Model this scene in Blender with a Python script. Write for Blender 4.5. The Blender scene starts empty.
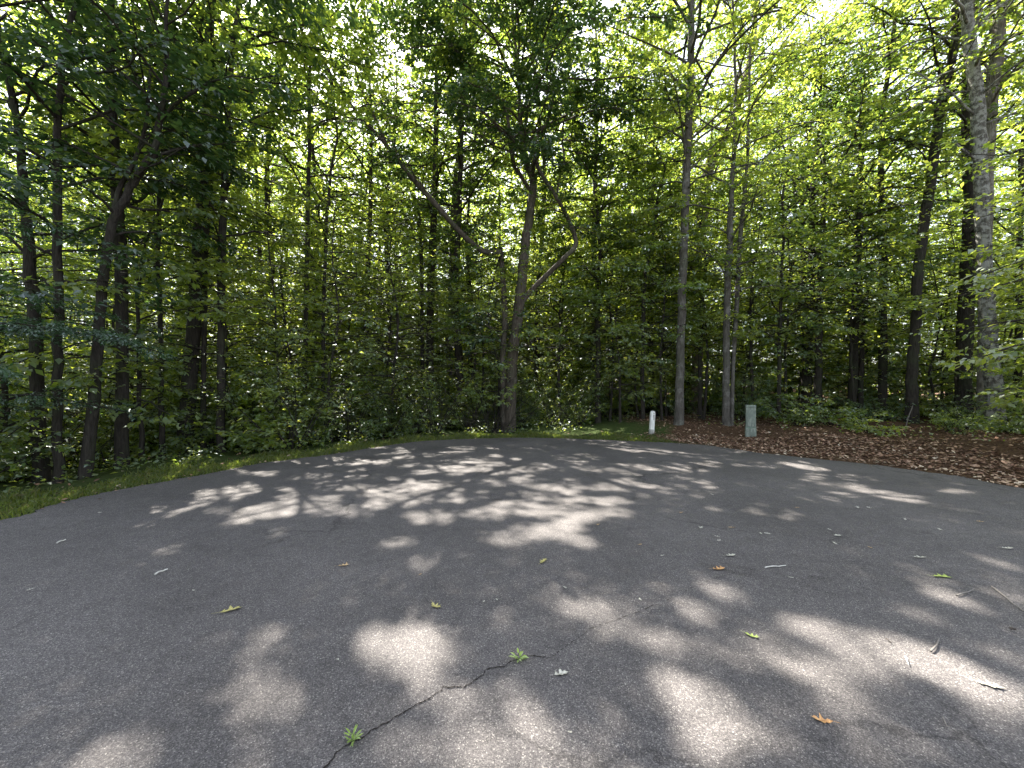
import bpy, math, random
import numpy as np
from mathutils import Vector

SC = bpy.context.scene
COL = SC.collection
PI = math.pi
R = math.radians
rng = np.random.default_rng(11)
random.seed(5)

# ------------------------------------------------------------------ camera
F = 386.0            # focal length in pixels of the 1024 px wide picture
CAM_H = 1.6
SUN_AZ, SUN_EL = R(-27.0), R(52.0)      # clockwise from +Y
SUN = np.array([math.sin(SUN_AZ) * math.cos(SUN_EL), math.cos(SUN_AZ) * math.cos(SUN_EL), math.sin(SUN_EL)])


def at(px, py, D):
    """the point at depth D seen at a place of the photograph"""
    return np.array([(px - 512) / F * D, D, CAM_H + (384 - py) / F * D])


def on_ground(px, py, z=0.0):
    D = (CAM_H - z) * F / (py - 384)
    return np.array([(px - 512) / F * D, D, z])


# ------------------------------------------------------------------ bookkeeping
def tag(o, label=None, cat=None, group=None, kind=None):
    if label: o['label'] = label
    if cat: o['category'] = cat
    if group: o['group'] = group
    if kind: o['kind'] = kind
    return o


def empty(name, loc, rz=0.0):
    o = bpy.data.objects.new(name, None)
    COL.objects.link(o)
    o.location = loc
    o.rotation_euler = (0, 0, rz)
    o.empty_display_size = 0.2
    return o


def link(name, me, parent=None, loc=None):
    o = bpy.data.objects.new(name, me)
    COL.objects.link(o)
    if parent is not None: o.parent = parent
    if loc is not None: o.location = loc
    return o


def mesh_np(name, verts, faces, mat, tint=None, smooth=False):
    """verts (N,3); faces = list of int arrays, each (n,k) of one face size"""
    me = bpy.data.meshes.new(name)
    faces = [f for f in faces if len(f)]
    nv = len(verts)
    me.vertices.add(nv)
    me.vertices.foreach_set('co', np.asarray(verts, np.float32).ravel())
    loops = np.concatenate([f.ravel() for f in faces]).astype(np.int32)
    sizes = np.concatenate([np.full(len(f), f.shape[1], np.int32) for f in faces])
    starts = np.concatenate([[0], np.cumsum(sizes)[:-1]]).astype(np.int32)
    me.loops.add(len(loops))
    me.loops.foreach_set('vertex_index', loops)
    me.polygons.add(len(sizes))
    me.polygons.foreach_set('loop_start', starts)
    if smooth:
        me.polygons.foreach_set('use_smooth', np.ones(len(sizes), bool))
    if tint is not None:
        a = me.attributes.new('tint', 'FLOAT', 'FACE')
        a.data.foreach_set('value', np.asarray(tint, np.float32))
    me.update(calc_edges=True)
    me.materials.append(mat)
    return me


# ------------------------------------------------------------------ materials
def new_mat(name):
    m = bpy.data.materials.new(name)
    m.use_nodes = True
    nt = m.node_tree
    nt.nodes.clear()
    out = nt.nodes.new('ShaderNodeOutputMaterial')
    return m, nt, out


def N(nt, typ, **kw):
    n = nt.nodes.new(typ)
    for k, v in kw.items():
        if k.startswith('_'):
            setattr(n, k[1:], v)
        else:
            n.inputs[k.replace('__', ' ')].default_value = v
    return n


def ramp(nt, src, stops, interp='LINEAR'):
    n = nt.nodes.new('ShaderNodeValToRGB')
    n.color_ramp.interpolation = interp
    el = n.color_ramp.elements
    while len(el) < len(stops): el.new(0.5)
    for e, (p, c) in zip(el, stops):
        e.position = p
        e.color = (c, c, c, 1) if not hasattr(c, '__len__') else (*c, 1)
    nt.links.new(src, n.inputs[0])
    return n


def leaf_mat(name, stops, tstops, gloss=0.017, rough=0.55, mixt=0.5):
    m, nt, out = new_mat(name)
    L = nt.links.new
    at_ = N(nt, 'ShaderNodeAttribute', _attribute_name='tint')
    oi = N(nt, 'ShaderNodeObjectInfo')
    mul = N(nt, 'ShaderNodeMath', _operation='MULTIPLY_ADD')
    L(oi.outputs['Random'], mul.inputs[0]); mul.inputs[1].default_value = 0.30; mul.inputs[2].default_value = -0.15
    add = N(nt, 'ShaderNodeMath', _operation='ADD', _use_clamp=True)
    L(at_.outputs['Fac'], add.inputs[0]); L(mul.outputs[0], add.inputs[1])
    c = ramp(nt, add.outputs[0], stops)
    t = ramp(nt, add.outputs[0], tstops)
    d = N(nt, 'ShaderNodeBsdfDiffuse'); L(c.outputs[0], d.inputs[0])
    tr = N(nt, 'ShaderNodeBsdfTranslucent'); L(t.outputs[0], tr.inputs[0])
    mx = N(nt, 'ShaderNodeMixShader', Fac=mixt); L(d.outputs[0], mx.inputs[1]); L(tr.outputs[0], mx.inputs[2])
    g = N(nt, 'ShaderNodeBsdfGlossy', Roughness=rough); g.inputs[0].default_value = (.9, .95, 1, 1)
    fr = N(nt, 'ShaderNodeFresnel', IOR=1.42)
    fm = N(nt, 'ShaderNodeMath', _operation='MULTIPLY'); fm.inputs[1].default_value = gloss * 10
    L(fr.outputs[0], fm.inputs[0])
    m2 = N(nt, 'ShaderNodeMixShader'); L(fm.outputs[0], m2.inputs[0]); L(mx.outputs[0], m2.inputs[1]); L(g.outputs[0], m2.inputs[2])
    L(m2.outputs[0], out.inputs[0])
    return m


G = dict(
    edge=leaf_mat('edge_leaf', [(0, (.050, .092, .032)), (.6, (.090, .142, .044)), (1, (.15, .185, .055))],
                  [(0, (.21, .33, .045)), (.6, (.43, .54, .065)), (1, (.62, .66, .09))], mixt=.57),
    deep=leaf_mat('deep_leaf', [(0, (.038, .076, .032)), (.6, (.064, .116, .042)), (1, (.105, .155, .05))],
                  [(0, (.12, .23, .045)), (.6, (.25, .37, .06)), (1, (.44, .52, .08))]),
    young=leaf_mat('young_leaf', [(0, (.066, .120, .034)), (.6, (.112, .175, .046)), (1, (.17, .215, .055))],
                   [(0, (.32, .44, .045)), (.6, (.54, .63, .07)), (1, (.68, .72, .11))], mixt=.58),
    shade=leaf_mat('shade_toned_leaf', [(0, (.026, .055, .028)), (.6, (.044, .082, .036)), (1, (.07, .11, .042))],  # leaf colour darkened to stand in for shade from the canopy above
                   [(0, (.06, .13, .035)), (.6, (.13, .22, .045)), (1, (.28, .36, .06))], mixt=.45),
    needle=leaf_mat('hemlock_leaf', [(0, (.030, .070, .040)), (.6, (.050, .102, .052)), (1, (.08, .13, .06))],
                    [(0, (.05, .13, .04)), (1, (.12, .24, .05))], gloss=.02),
    weed=leaf_mat('weed_leaf', [(0, (.16, .28, .05)), (1, (.30, .42, .09))], [(0, (.4, .6, .06)), (1, (.55, .7, .10))], mixt=.4),
    grass=leaf_mat('grass_blade', [(0, (.10, .135, .032)), (.6, (.165, .20, .048)), (1, (.28, .25, .10))],
                   [(0, (.22, .34, .03)), (.6, (.34, .44, .05)), (1, (.44, .42, .12))], gloss=.015),
)


def bark_mat(name, dark, mid, pale, lichen=.35, green=.2, patch=3.2):
    m, nt, out = new_mat(name)
    L = nt.links.new
    tc = N(nt, 'ShaderNodeTexCoord')
    mp = N(nt, 'ShaderNodeMapping'); mp.inputs['Scale'].default_value = (1, 1, .16)
    L(tc.outputs['Object'], mp.inputs[0])
    n1 = N(nt, 'ShaderNodeTexNoise', Scale=26.0, Detail=6.0, Roughness=.65); L(mp.outputs[0], n1.inputs[0])
    v1 = N(nt, 'ShaderNodeTexVoronoi', Scale=30.0, _feature='DISTANCE_TO_EDGE'); L(mp.outputs[0], v1.inputs[0])
    c1 = ramp(nt, n1.outputs[0], [(.3, dark), (.55, mid), (.75, tuple(min(1, x * 1.4) for x in mid))])
    n2 = N(nt, 'ShaderNodeTexNoise', Scale=patch, Detail=7.0, Roughness=.7)
    L(tc.outputs['Object'], n2.inputs[0])
    f2 = ramp(nt, n2.outputs[0], [(.60 - lichen * .3, 0.), (.68 - lichen * .25, 1.)])
    mx = N(nt, 'ShaderNodeMixRGB'); mx.inputs[2].default_value = (*pale, 1)
    fm = N(nt, 'ShaderNodeMath', _operation='MULTIPLY'); fm.inputs[1].default_value = min(1, lichen * 1.8)
    L(f2.outputs[0], fm.inputs[0]); L(fm.outputs[0], mx.inputs[0]); L(c1.outputs[0], mx.inputs[1])
    n3 = N(nt, 'ShaderNodeTexNoise', Scale=1.7, Detail=4.0); L(tc.outputs['Object'], n3.inputs[0])
    f3 = ramp(nt, n3.outputs[0], [(.5, 0.), (.7, green)])
    mx2 = N(nt, 'ShaderNodeMixRGB'); mx2.inputs[2].default_value = (.05, .075, .03, 1)
    L(f3.outputs[0], mx2.inputs[0]); L(mx.outputs[0], mx2.inputs[1])
    b = N(nt, 'ShaderNodeBsdfPrincipled', Roughness=.9)
    b.inputs['Specular IOR Level'].default_value = .2
    L(mx2.outputs[0], b.inputs['Base Color'])
    bp = N(nt, 'ShaderNodeBump', Strength=.9, Distance=.03)
    ad = N(nt, 'ShaderNodeMath', _operation='ADD'); L(v1.outputs[0], ad.inputs[0]); L(n1.outputs[0], ad.inputs[1])
    L(ad.outputs[0], bp.inputs['Height']); L(bp.outputs[0], b.inputs['Normal'])
    L(b.outputs[0], out.inputs[0])
    return m


BARK = dict(
    dark=bark_mat('dark_bark', (.012, .010, .009), (.036, .031, .026), (.08, .08, .07), .10, .4),
    brown=bark_mat('brown_bark', (.05, .041, .032), (.15, .125, .095), (.22, .215, .19), .25, .25),
    oak=bark_mat('oak_bark', (.026, .021, .017), (.085, .070, .055), (.15, .145, .125), .2, .3),
    grey=bark_mat('grey_bark', (.034, .031, .027), (.088, .080, .069), (.18, .175, .16), .32, .25),
    mottled=bark_mat('mottled_bark', (.03, .028, .025), (.095, .088, .078), (.27, .27, .25), .5, .15, 7.0),
    pale=bark_mat('pale_bark', (.055, .049, .041), (.15, .135, .112), (.26, .245, .215), .35, .1),
)


def simple_mat(name, col, rough=.7, noise=.25, scale=30., spec=.4, second=None, bump=.0):
    m, nt, out = new_mat(name)
    L = nt.links.new
    tc = N(nt, 'ShaderNodeTexCoord')
    n1 = N(nt, 'ShaderNodeTexNoise', Scale=scale, Detail=6.0, Roughness=.65); L(tc.outputs['Object'], n1.inputs[0])
    lo = tuple(x * (1 - noise) for x in col)
    hi = second or tuple(min(1, x * (1 + noise)) for x in col)
    c = ramp(nt, n1.outputs[0], [(.33, lo), (.5, col), (.68, hi)])
    b = N(nt, 'ShaderNodeBsdfPrincipled', Roughness=rough)
    b.inputs['Specular IOR Level'].default_value = spec
    L(c.outputs[0], b.inputs['Base Color'])
    if bump:
        bp = N(nt, 'ShaderNodeBump', Strength=bump, Distance=.01)
        L(n1.outputs[0], bp.inputs['Height']); L(bp.outputs[0], b.inputs['Normal'])
    L(b.outputs[0], out.inputs[0])
    return m


def asphalt_mat():
    m, nt, out = new_mat('asphalt')
    L = nt.links.new
    tc = N(nt, 'ShaderNodeTexCoord')
    P = tc.outputs['Object']
    v = N(nt, 'ShaderNodeTexVoronoi', Scale=190.0); L(P, v.inputs[0])
    sep = N(nt, 'ShaderNodeSeparateColor'); L(v.outputs['Color'], sep.inputs[0])
    stone = ramp(nt, sep.outputs[0], [(0, (.054, .0485, .049)), (.45, (.088, .0805, .0795)), (.75, (.122, .112, .109)), (.95, (.172, .159, .150)), (1, (.29, .27, .25))])
    n0 = N(nt, 'ShaderNodeTexNoise', Scale=240.0, Detail=3.0, Roughness=.6); L(P, n0.inputs[0])
    f0 = ramp(nt, n0.outputs[0], [(.35, .68), (.65, 1.28)])
    m0 = N(nt, 'ShaderNodeMixRGB', _blend_type='MULTIPLY', Fac=1.0); L(stone.outputs[0], m0.inputs[1]); L(f0.outputs[0], m0.inputs[2])
    n1 = N(nt, 'ShaderNodeTexNoise', Scale=.75, Detail=6.0, Roughness=.6); L(P, n1.inputs[0])
    f1 = ramp(nt, n1.outputs[0], [(.28, .74), (.45, .95), (.72, 1.2)])
    m1 = N(nt, 'ShaderNodeMixRGB', _blend_type='MULTIPLY', Fac=1.0); L(m0.outputs[0], m1.inputs[1]); L(f1.outputs[0], m1.inputs[2])
    n2 = N(nt, 'ShaderNodeTexNoise', Scale=9.0, Detail=5.0, Roughness=.7); L(P, n2.inputs[0])
    f2 = ramp(nt, n2.outputs[0], [(.35, .88), (.65, 1.10)])
    m2 = N(nt, 'ShaderNodeMixRGB', _blend_type='MULTIPLY', Fac=1.0); L(m1.outputs[0], m2.inputs[1]); L(f2.outputs[0], m2.inputs[2])
    nd = N(nt, 'ShaderNodeTexNoise', Scale=1.6, Detail=5.0, Roughness=.65); L(P, nd.inputs[0])
    dm = N(nt, 'ShaderNodeVectorMath', _operation='MULTIPLY_ADD'); L(nd.outputs['Color'], dm.inputs[0]); dm.inputs[1].default_value = (.9, .9, 0); L(P, dm.inputs[2])
    vc = N(nt, 'ShaderNodeTexVoronoi', Scale=.33, _feature='DISTANCE_TO_EDGE'); L(dm.outputs[0], vc.inputs[0])
    fc = ramp(nt, vc.outputs[0], [(.0, .50), (.0035, .62), (.0075, 1.)])
    nm = N(nt, 'ShaderNodeTexNoise', Scale=.5, Detail=2.0); L(P, nm.inputs[0])
    fk = ramp(nt, nm.outputs[0], [(.47, 0.), (.56, .9)])
    m3 = N(nt, 'ShaderNodeMixRGB', _blend_type='MULTIPLY'); L(fk.outputs[0], m3.inputs[0]); L(m2.outputs[0], m3.inputs[1]); L(fc.outputs[0], m3.inputs[2])
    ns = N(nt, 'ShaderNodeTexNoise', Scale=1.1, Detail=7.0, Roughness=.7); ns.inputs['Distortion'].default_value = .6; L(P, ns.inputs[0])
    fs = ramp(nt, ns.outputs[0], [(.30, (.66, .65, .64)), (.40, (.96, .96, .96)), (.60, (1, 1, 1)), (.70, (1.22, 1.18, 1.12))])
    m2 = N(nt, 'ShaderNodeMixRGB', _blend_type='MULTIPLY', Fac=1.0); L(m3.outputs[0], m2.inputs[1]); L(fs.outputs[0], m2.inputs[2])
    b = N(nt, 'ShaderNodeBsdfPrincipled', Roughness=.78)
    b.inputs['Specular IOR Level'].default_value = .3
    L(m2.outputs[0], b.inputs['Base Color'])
    bp = N(nt, 'ShaderNodeBump', Strength=.55, Distance=.004)
    ad = N(nt, 'ShaderNodeMath', _operation='ADD'); L(v.outputs['Distance'], ad.inputs[0]); L(n0.outputs[0], ad.inputs[1])
    L(ad.outputs[0], bp.inputs['Height']); L(bp.outputs[0], b.inputs['Normal'])
    L(b.outputs[0], out.inputs[0])
    return m


def floor_mat():
    m, nt, out = new_mat('forest_floor')
    L = nt.links.new
    tc = N(nt, 'ShaderNodeTexCoord')
    P = tc.outputs['Object']
    n1 = N(nt, 'ShaderNodeTexNoise', Scale=22.0, Detail=8.0, Roughness=.7); L(P, n1.inputs[0])
    brown = ramp(nt, n1.outputs[0], [(.3, (.030, .018, .011)), (.5, (.085, .050, .030)), (.7, (.16, .105, .07))])
    green = ramp(nt, n1.outputs[0], [(.3, (.022, .035, .010)), (.5, (.05, .075, .02)), (.72, (.11, .12, .05))])
    n2 = N(nt, 'ShaderNodeTexNoise', Scale=.6, Detail=5.0); L(P, n2.inputs[0])
    sx = N(nt, 'ShaderNodeSeparateXYZ'); L(P, sx.inputs[0])
    gr = N(nt, 'ShaderNodeMapRange'); L(sx.outputs[0], gr.inputs[0])
    gr.inputs[1].default_value = 2.4; gr.inputs[2].default_value = 6.0; gr.inputs[3].default_value = .45; gr.inputs[4].default_value = -.25
    ad = N(nt, 'ShaderNodeMath', _operation='ADD'); L(n2.outputs[0], ad.inputs[0]); L(gr.outputs[0], ad.inputs[1])
    f = ramp(nt, ad.outputs[0], [(.45, 0.), (.65, 1.)])
    mx = N(nt, 'ShaderNodeMixRGB'); L(f.outputs[0], mx.inputs[0]); L(brown.outputs[0], mx.inputs[1]); L(green.outputs[0], mx.inputs[2])
    b = N(nt, 'ShaderNodeBsdfPrincipled', Roughness=.95); b.inputs['Specular IOR Level'].default_value = .1
    L(mx.outputs[0], b.inputs['Base Color'])
    bp = N(nt, 'ShaderNodeBump', Strength=1.0, Distance=.05); L(n1.outputs[0], bp.inputs['Height']); L(bp.outputs[0], b.inputs['Normal'])
    L(b.outputs[0], out.inputs[0])
    return m


def litter_mat():
    m, nt, out = new_mat('leaf_litter')
    L = nt.links.new
    a = N(nt, 'ShaderNodeAttribute', _attribute_name='tint')
    c = ramp(nt, a.outputs['Fac'], [(0, (.08, .046, .032)), (.35, (.21, .118, .078)), (.6, (.30, .19, .13)), (.85, (.40, .29, .20)), (1, (.52, .43, .33))])
    b = N(nt, 'ShaderNodeBsdfPrincipled', Roughness=.75); b.inputs['Specular IOR Level'].default_value = .25
    L(c.outputs[0], b.inputs['Base Color']); L(b.outputs[0], out.inputs[0])
    return m


# ------------------------------------------------------------------ ground and road
EDGE_PX = [(0, 520), (35, 510), (105, 492.5), (150, 484), (197, 475.5), (264, 463), (340, 453), (380, 446.5), (430, 440.5), (498, 438), (548, 438),
           (590, 439.5), (630, 441), (677, 443), (724, 447.5), (752, 452), (790, 456), (835, 460.5), (881, 465.5), (920, 471), (958, 476), (990, 482)]
edge = [on_ground(x, y)[:2] for x, y in EDGE_PX]
loop = edge + [np.array(p) for p in [(8.15, 5.2), (8.7, 3.6), (8.9, 1.2), (8.5, -1.6), (7.2, -4.2), (5.2, -6.4), (3.9, -9.0), (3.6, -13.), (3.6, -24.),
                                     (-2.6, -24.), (-2.6, -13.), (-3.0, -8.8), (-4.6, -6.0), (-6.2, -3.0), (-6.9, 0.2), (-6.6, 3.0)]]


def catmull(P, n, closed=False):
    P = np.asarray(P, float)
    out = []
    k = len(P)
    rngi = range(k) if closed else range(k - 1)
    for i in rngi:
        if closed:
            p0, p1, p2, p3 = P[(i - 1) % k], P[i], P[(i + 1) % k], P[(i + 2) % k]
        else:
            p0, p1, p2, p3 = P[max(i - 1, 0)], P[i], P[i + 1], P[min(i + 2, k - 1)]
        for j in range(n):
            t = j / n
            out.append(.5 * (2 * p1 + (p2 - p0) * t + (2 * p0 - 5 * p1 + 4 * p2 - p3) * t * t + (3 * p1 - p0 - 3 * p2 + p3) * t ** 3))
    if not closed: out.append(P[-1])
    return np.array(out)


ROAD = catmull(loop, 8, True)
ROAD += rng.normal(0, .022, ROAD.shape) + np.convolve(rng.normal(0, 1, len(ROAD)), np.ones(5) / 5, 'same')[:, None] * .05


def road_dist(xy):
    """signed distance to the road's edge, positive outside"""
    xy = np.atleast_2d(np.asarray(xy, float))
    a = ROAD; b = np.roll(ROAD, -1, 0)
    res = np.empty(len(xy))
    for s in range(0, len(xy), 4000):
        p = xy[s:s + 4000][:, None, :]
        ab = (b - a)[None]
        t = np.clip(((p - a[None]) * ab).sum(2) / (ab ** 2).sum(2), 0, 1)
        d = np.sqrt((((a[None] + ab * t[..., None]) - p) ** 2).sum(2)).min(1)
        y = p[..., 1]
        cond = (a[None, :, 1] > y) != (b[None, :, 1] > y)
        xi = (b[None, :, 0] - a[None, :, 0]) * (y - a[None, :, 1]) / (b[None, :, 1] - a[None, :, 1] + 1e-12) + a[None, :, 0]
        ins = (cond & (p[..., 0] < xi)).sum(1) % 2 == 1
        res[s:s + 4000] = np.where(ins, -d, d)
    return res


def sstep(x, a, b):
    t = np.clip((x - a) / (b - a), 0, 1)
    return t * t * (3 - 2 * t)


def height(xy, d=None):
    xy = np.atleast_2d(np.asarray(xy, float))
    if d is None: d = road_dist(xy)
    x, y = xy[:, 0], xy[:, 1]
    right = sstep(x, 0., 5.)
    left = 1 - sstep(x, -5., 0.)
    h = -0.035 + .035 * sstep(d, -.02, .12)
    h = h + right * .26 * sstep(d, .1, 2.6)
    h = h - left * .075 * np.clip(d - 1.3, 0, 12)
    bumps = .05 * np.sin(x * 1.7 + 1.3 * np.sin(y * .9)) + .04 * np.sin(y * 2.3 + x * .7) + .02 * np.sin(5.1 * x + 2 * y)
    return h + bumps * sstep(d, .5, 2.5)


def grid_sheet():
    xs = np.concatenate([np.linspace(-140, -30, 12)[:-1], np.arange(-30, 30.01, .3), np.linspace(30, 140, 12)[1:]])
    ys = np.concatenate([np.linspace(-90, -12, 9)[:-1], np.arange(-12, 32.01, .3), np.linspace(32, 160, 14)[1:]])
    X, Y = np.meshgrid(xs, ys)
    xy = np.stack([X.ravel(), Y.ravel()], 1)
    d = road_dist(xy)
    z = height(xy, d)
    nx, ny = len(xs), len(ys)
    i = np.arange(nx * ny).reshape(ny, nx)
    f = np.stack([i[:-1, :-1].ravel(), i[:-1, 1:].ravel(), i[1:, 1:].ravel(), i[1:, :-1].ravel()], 1)
    me = mesh_np('ground', np.column_stack([xy, z]), [f], floor_mat(), smooth=True)
    return tag(link('ground', me), kind='structure')


grid_sheet()


def road_sheet():
    n = len(ROAD)
    top = np.column_stack([ROAD, np.zeros(n)])
    bot = np.column_stack([ROAD, np.full(n, -.09)])
    import bmesh
    bm = bmesh.new()
    t = [bm.verts.new(v) for v in top]
    b = [bm.verts.new(v) for v in bot]
    bm.faces.new(t)
    for i in range(n):
        j = (i + 1) % n
        bm.faces.new((t[i], b[i], b[j], t[j]))
    bmesh.ops.recalc_face_normals(bm, faces=bm.faces)
    bmesh.ops.triangulate(bm, faces=[f for f in bm.faces if len(f.verts) > 4])
    me = bpy.data.meshes.new('road')
    bm.to_mesh(me); bm.free()
    me.materials.append(asphalt_mat())
    return tag(link('road', me), kind='structure')


road_sheet()


# ------------------------------------------------------------------ wood
def unit(v):
    return v / (np.linalg.norm(v, axis=-1, keepdims=True) + 1e-12)


class Wood:
    def __init__(s): s.v = []; s.f = []; s.n = 0

    def tube(s, P, rad, sides=8, rough=0., seed=0, cap=True):
        P = np.asarray(P, float); rad = np.asarray(rad, float); k = len(P)
        T = np.gradient(P, axis=0); T = unit(T)
        ref = np.array([0, 1., 0]) if abs(T[:, 2]).mean() > .5 else np.array([0, 0, 1.])
        U = unit(np.cross(T, ref)); V = np.cross(T, U)
        a = np.linspace(0, 2 * PI, sides, endpoint=False)
        r = rad[:, None] * np.ones((1, sides))
        if rough:
            g = np.random.default_rng(seed)
            lob = sum(g.normal(0, 1) * np.cos(m * a + g.uniform(0, 6)) for m in (2, 3, 5)) * .35
            r = r * (1 + rough * (lob[None] + g.normal(0, .6, r.shape)))
        ring = P[:, None] + r[..., None] * (np.cos(a)[None, :, None] * U[:, None] + np.sin(a)[None, :, None] * V[:, None])
        i = np.arange(k * sides).reshape(k, sides) + s.n
        j = np.roll(i, -1, 1)
        s.f.append(np.stack([i[:-1].ravel(), j[:-1].ravel(), j[1:].ravel(), i[1:].ravel()], 1))
        s.v.append(ring.reshape(-1, 3)); s.n += k * sides

    def sticks(s, P, rad):
        """P (S,3 rings,3 xyz), rad (S,3): many three-sided tapered twigs at once"""
        S, k, _ = P.shape
        if not S: return
        T = unit(P[:, -1] - P[:, 0])
        U = unit(np.cross(T, np.array([.13, .21, 1.]))); V = np.cross(T, U)
        a = np.array([0, 2.094, 4.189])
        ring = P[:, :, None] + rad[:, :, None, None] * (np.cos(a)[None, None, :, None] * U[:, None, None] + np.sin(a)[None, None, :, None] * V[:, None, None])
        i = np.arange(S * k * 3).reshape(S, k, 3) + s.n
        j = np.roll(i, -1, 2)
        s.f.append(np.stack([i[:, :-1].ravel(), j[:, :-1].ravel(), j[:, 1:].ravel(), i[:, 1:].ravel()], 1))
        s.v.append(ring.reshape(-1, 3)); s.n += S * k * 3

    def mesh(s, name, mat, origin=(0, 0, 0)):
        return mesh_np(name, np.concatenate(s.v) - np.asarray(origin), [np.concatenate(s.f)], mat, smooth=True)


class Leaves:
    """arrays of leaves: position, direction, normal, length, width, tint"""
    keys = ('p', 'd', 'n', 'l', 'w', 't')

    def __init__(s): s.parts = []

    def add(s, p, d, n, l, w, t): s.parts.append((p, d, n, l, w, t))

    def join(s):
        if len(s.parts) != 1:
            s.parts = [tuple(np.concatenate([q[i] for q in s.parts]) for i in range(6))] if s.parts else [tuple(np.zeros((0, 3)) if i < 3 else np.zeros(0) for i in range(6))]
        return s.parts[0]

    def filter(s, keep):
        a = s.join(); s.parts = [tuple(x[keep] for x in a)]

    def mesh(s, name, mat, origin=(0, 0, 0), fine=False):
        p, d, n, l, w, t = s.join()
        p = p - np.asarray(origin)
        d = unit(d); side = unit(np.cross(n, d)); up = np.cross(d, side)
        l = l[:, None]; w = w[:, None]
        k = len(p)
        if fine:
            V = np.stack([p, p + d * l * .28 + side * w * .46 + up * w * .14, p + d * l * .62 + side * w * .40 + up * w * .10, p + d * l - up * l * .10,
                          p + d * l * .62 - side * w * .40 + up * w * .10, p + d * l * .28 - side * w * .46 + up * w * .14], 1)
            i = np.arange(k * 6).reshape(k, 6)
            f = np.concatenate([i[:, [0, 1, 2, 3]], i[:, [0, 3, 4, 5]]]); t = np.concatenate([t, t])
        else:
            V = np.stack([p, p + d * l * .45 + side * w * .5 + up * w * .16, p + d * l - up * l * .08, p + d * l * .45 - side * w * .5 + up * w * .16], 1)
            f = np.arange(k * 4).reshape(k, 4)
        return mesh_np(name, V.reshape(-1, 3), [f], mat, tint=t)


def dirv(az, el):
    return np.stack([np.sin(az) * np.cos(el), np.cos(az) * np.cos(el), np.sin(el)], -1)


def sprays(g, wood, lv, limbs, ls=.10, sub_step=.28, sub_len=(.5, 1.2), twig_step=.15, twig_len=(.16, .42), per=6, flat=.33, droop=.18, tint=(.45, .22), sticks=True, t0=.2, wid=.55, sub_el=0.05):
    """side branches, twigs and leaves along limbs; limbs = list of (points, radii)"""
    SP, SA, SE, SL, SR = [], [], [], [], []
    for P, rad in limbs:
        seg = np.linalg.norm(np.diff(P, axis=0), axis=1); cum = np.concatenate([[0], np.cumsum(seg)]); L = cum[-1]
        ns = max(2, int(L * (1 - t0) / sub_step))
        t = t0 + (1 - t0) * (np.arange(ns) + g.uniform(0, 1, ns)) / ns
        pos = np.stack([np.interp(t * L, cum, P[:, q]) for q in range(3)], 1)
        T = unit(np.stack([np.interp(t * L + .05, cum, P[:, q]) - np.interp(t * L - .05, cum, P[:, q]) for q in range(3)], 1))
        az = np.arctan2(T[:, 0], T[:, 1]); el = np.arcsin(np.clip(T[:, 2], -1, 1))
        sgn = np.where(np.arange(ns) % 2 == 0, 1, -1)
        SP.append(pos); SA.append(az + sgn * g.uniform(.5, 1.25, ns)); SE.append(el * .35 + g.normal(sub_el, .22, ns))
        SL.append(g.uniform(*sub_len, ns) * (1.15 - .75 * t)); SR.append(np.interp(t * L, cum, rad) * .45)
        # the limb's own end
        SP.append(pos[-1:]); SA.append(az[-1:]); SE.append(el[-1:] * .5); SL.append(np.array([sub_len[0]])); SR.append(rad[-1:] * .9)
    SP = np.concatenate(SP); SA = np.concatenate(SA); SE = np.concatenate(SE); SL = np.concatenate(SL); SR = np.concatenate(SR)
    SD = dirv(SA, SE)

    def along(idx, t):
        return SP[idx] + SD[idx] * (SL[idx] * t)[:, None] - np.array([0, 0, 1.]) * (droop * SL[idx] * t * t)[:, None]
    if sticks:
        ii = np.arange(len(SP))
        wood.sticks(np.stack([along(ii, np.full(len(ii), q)) for q in (0., .5, 1.)], 1), np.stack([np.maximum(SR, .006), np.maximum(SR * .6, .004), np.full(len(SR), .002)], 1))
    nt = np.maximum(2, np.ceil(SL / twig_step)).astype(int)
    idx = np.repeat(np.arange(len(SP)), nt)
    k = np.concatenate([np.arange(n) for n in nt])
    t = .12 + .88 * (k + g.uniform(0, 1, len(k))) / nt[idx]
    tp = along(idx, t)
    ta = SA[idx] + np.where(k % 2 == 0, 1, -1) * g.uniform(.35, 1.1, len(k))
    te = SE[idx] * .5 + g.normal(-.05, .22, len(k))
    tl = g.uniform(*twig_len, len(k)) * (1.2 - .6 * t)
    td = dirv(ta, te)
    # leaves
    li = np.repeat(np.arange(len(k)), per)
    q = np.tile(np.arange(per), len(k))
    u = (q + .3 + g.uniform(0, .7, len(li))) / per
    lp = tp[li] + td[li] * (tl[li] * u)[:, None] + g.normal(0, .015, (len(li), 3))
    la = ta[li] + np.where(q % 2 == 0, 1, -1) * g.uniform(.3, 1.1, len(li))
    le = te[li] + g.normal(-.25, .3, len(li))
    ld = dirv(la, le)
    nn = unit(np.stack([g.normal(0, flat, len(li)), g.normal(0, flat, len(li)), np.ones(len(li))], 1))
    l = ls * g.uniform(.65, 1.25, len(li))
    br = g.normal(0, .10, len(SP))[idx][li]
    lv.add(lp, ld, nn, l, l * wid * g.uniform(.85, 1.2, len(li)), np.clip(tint[0] + br + g.normal(0, tint[1], len(li)), 0, 1))


def limb(g, p0, az, el, L, r0, curve=-.4, n=7):
    t = np.linspace(0, 1, n)
    a = az + np.cumsum(g.normal(0, .13, n)); e = el + curve * t + g.normal(0, .14, n)
    st = dirv(a, e) * (L / (n - 1))
    P = p0 + np.concatenate([[np.zeros(3)], np.cumsum(st[:-1], 0)])
    return P, r0 * (1 - .8 * t) + .003


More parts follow.
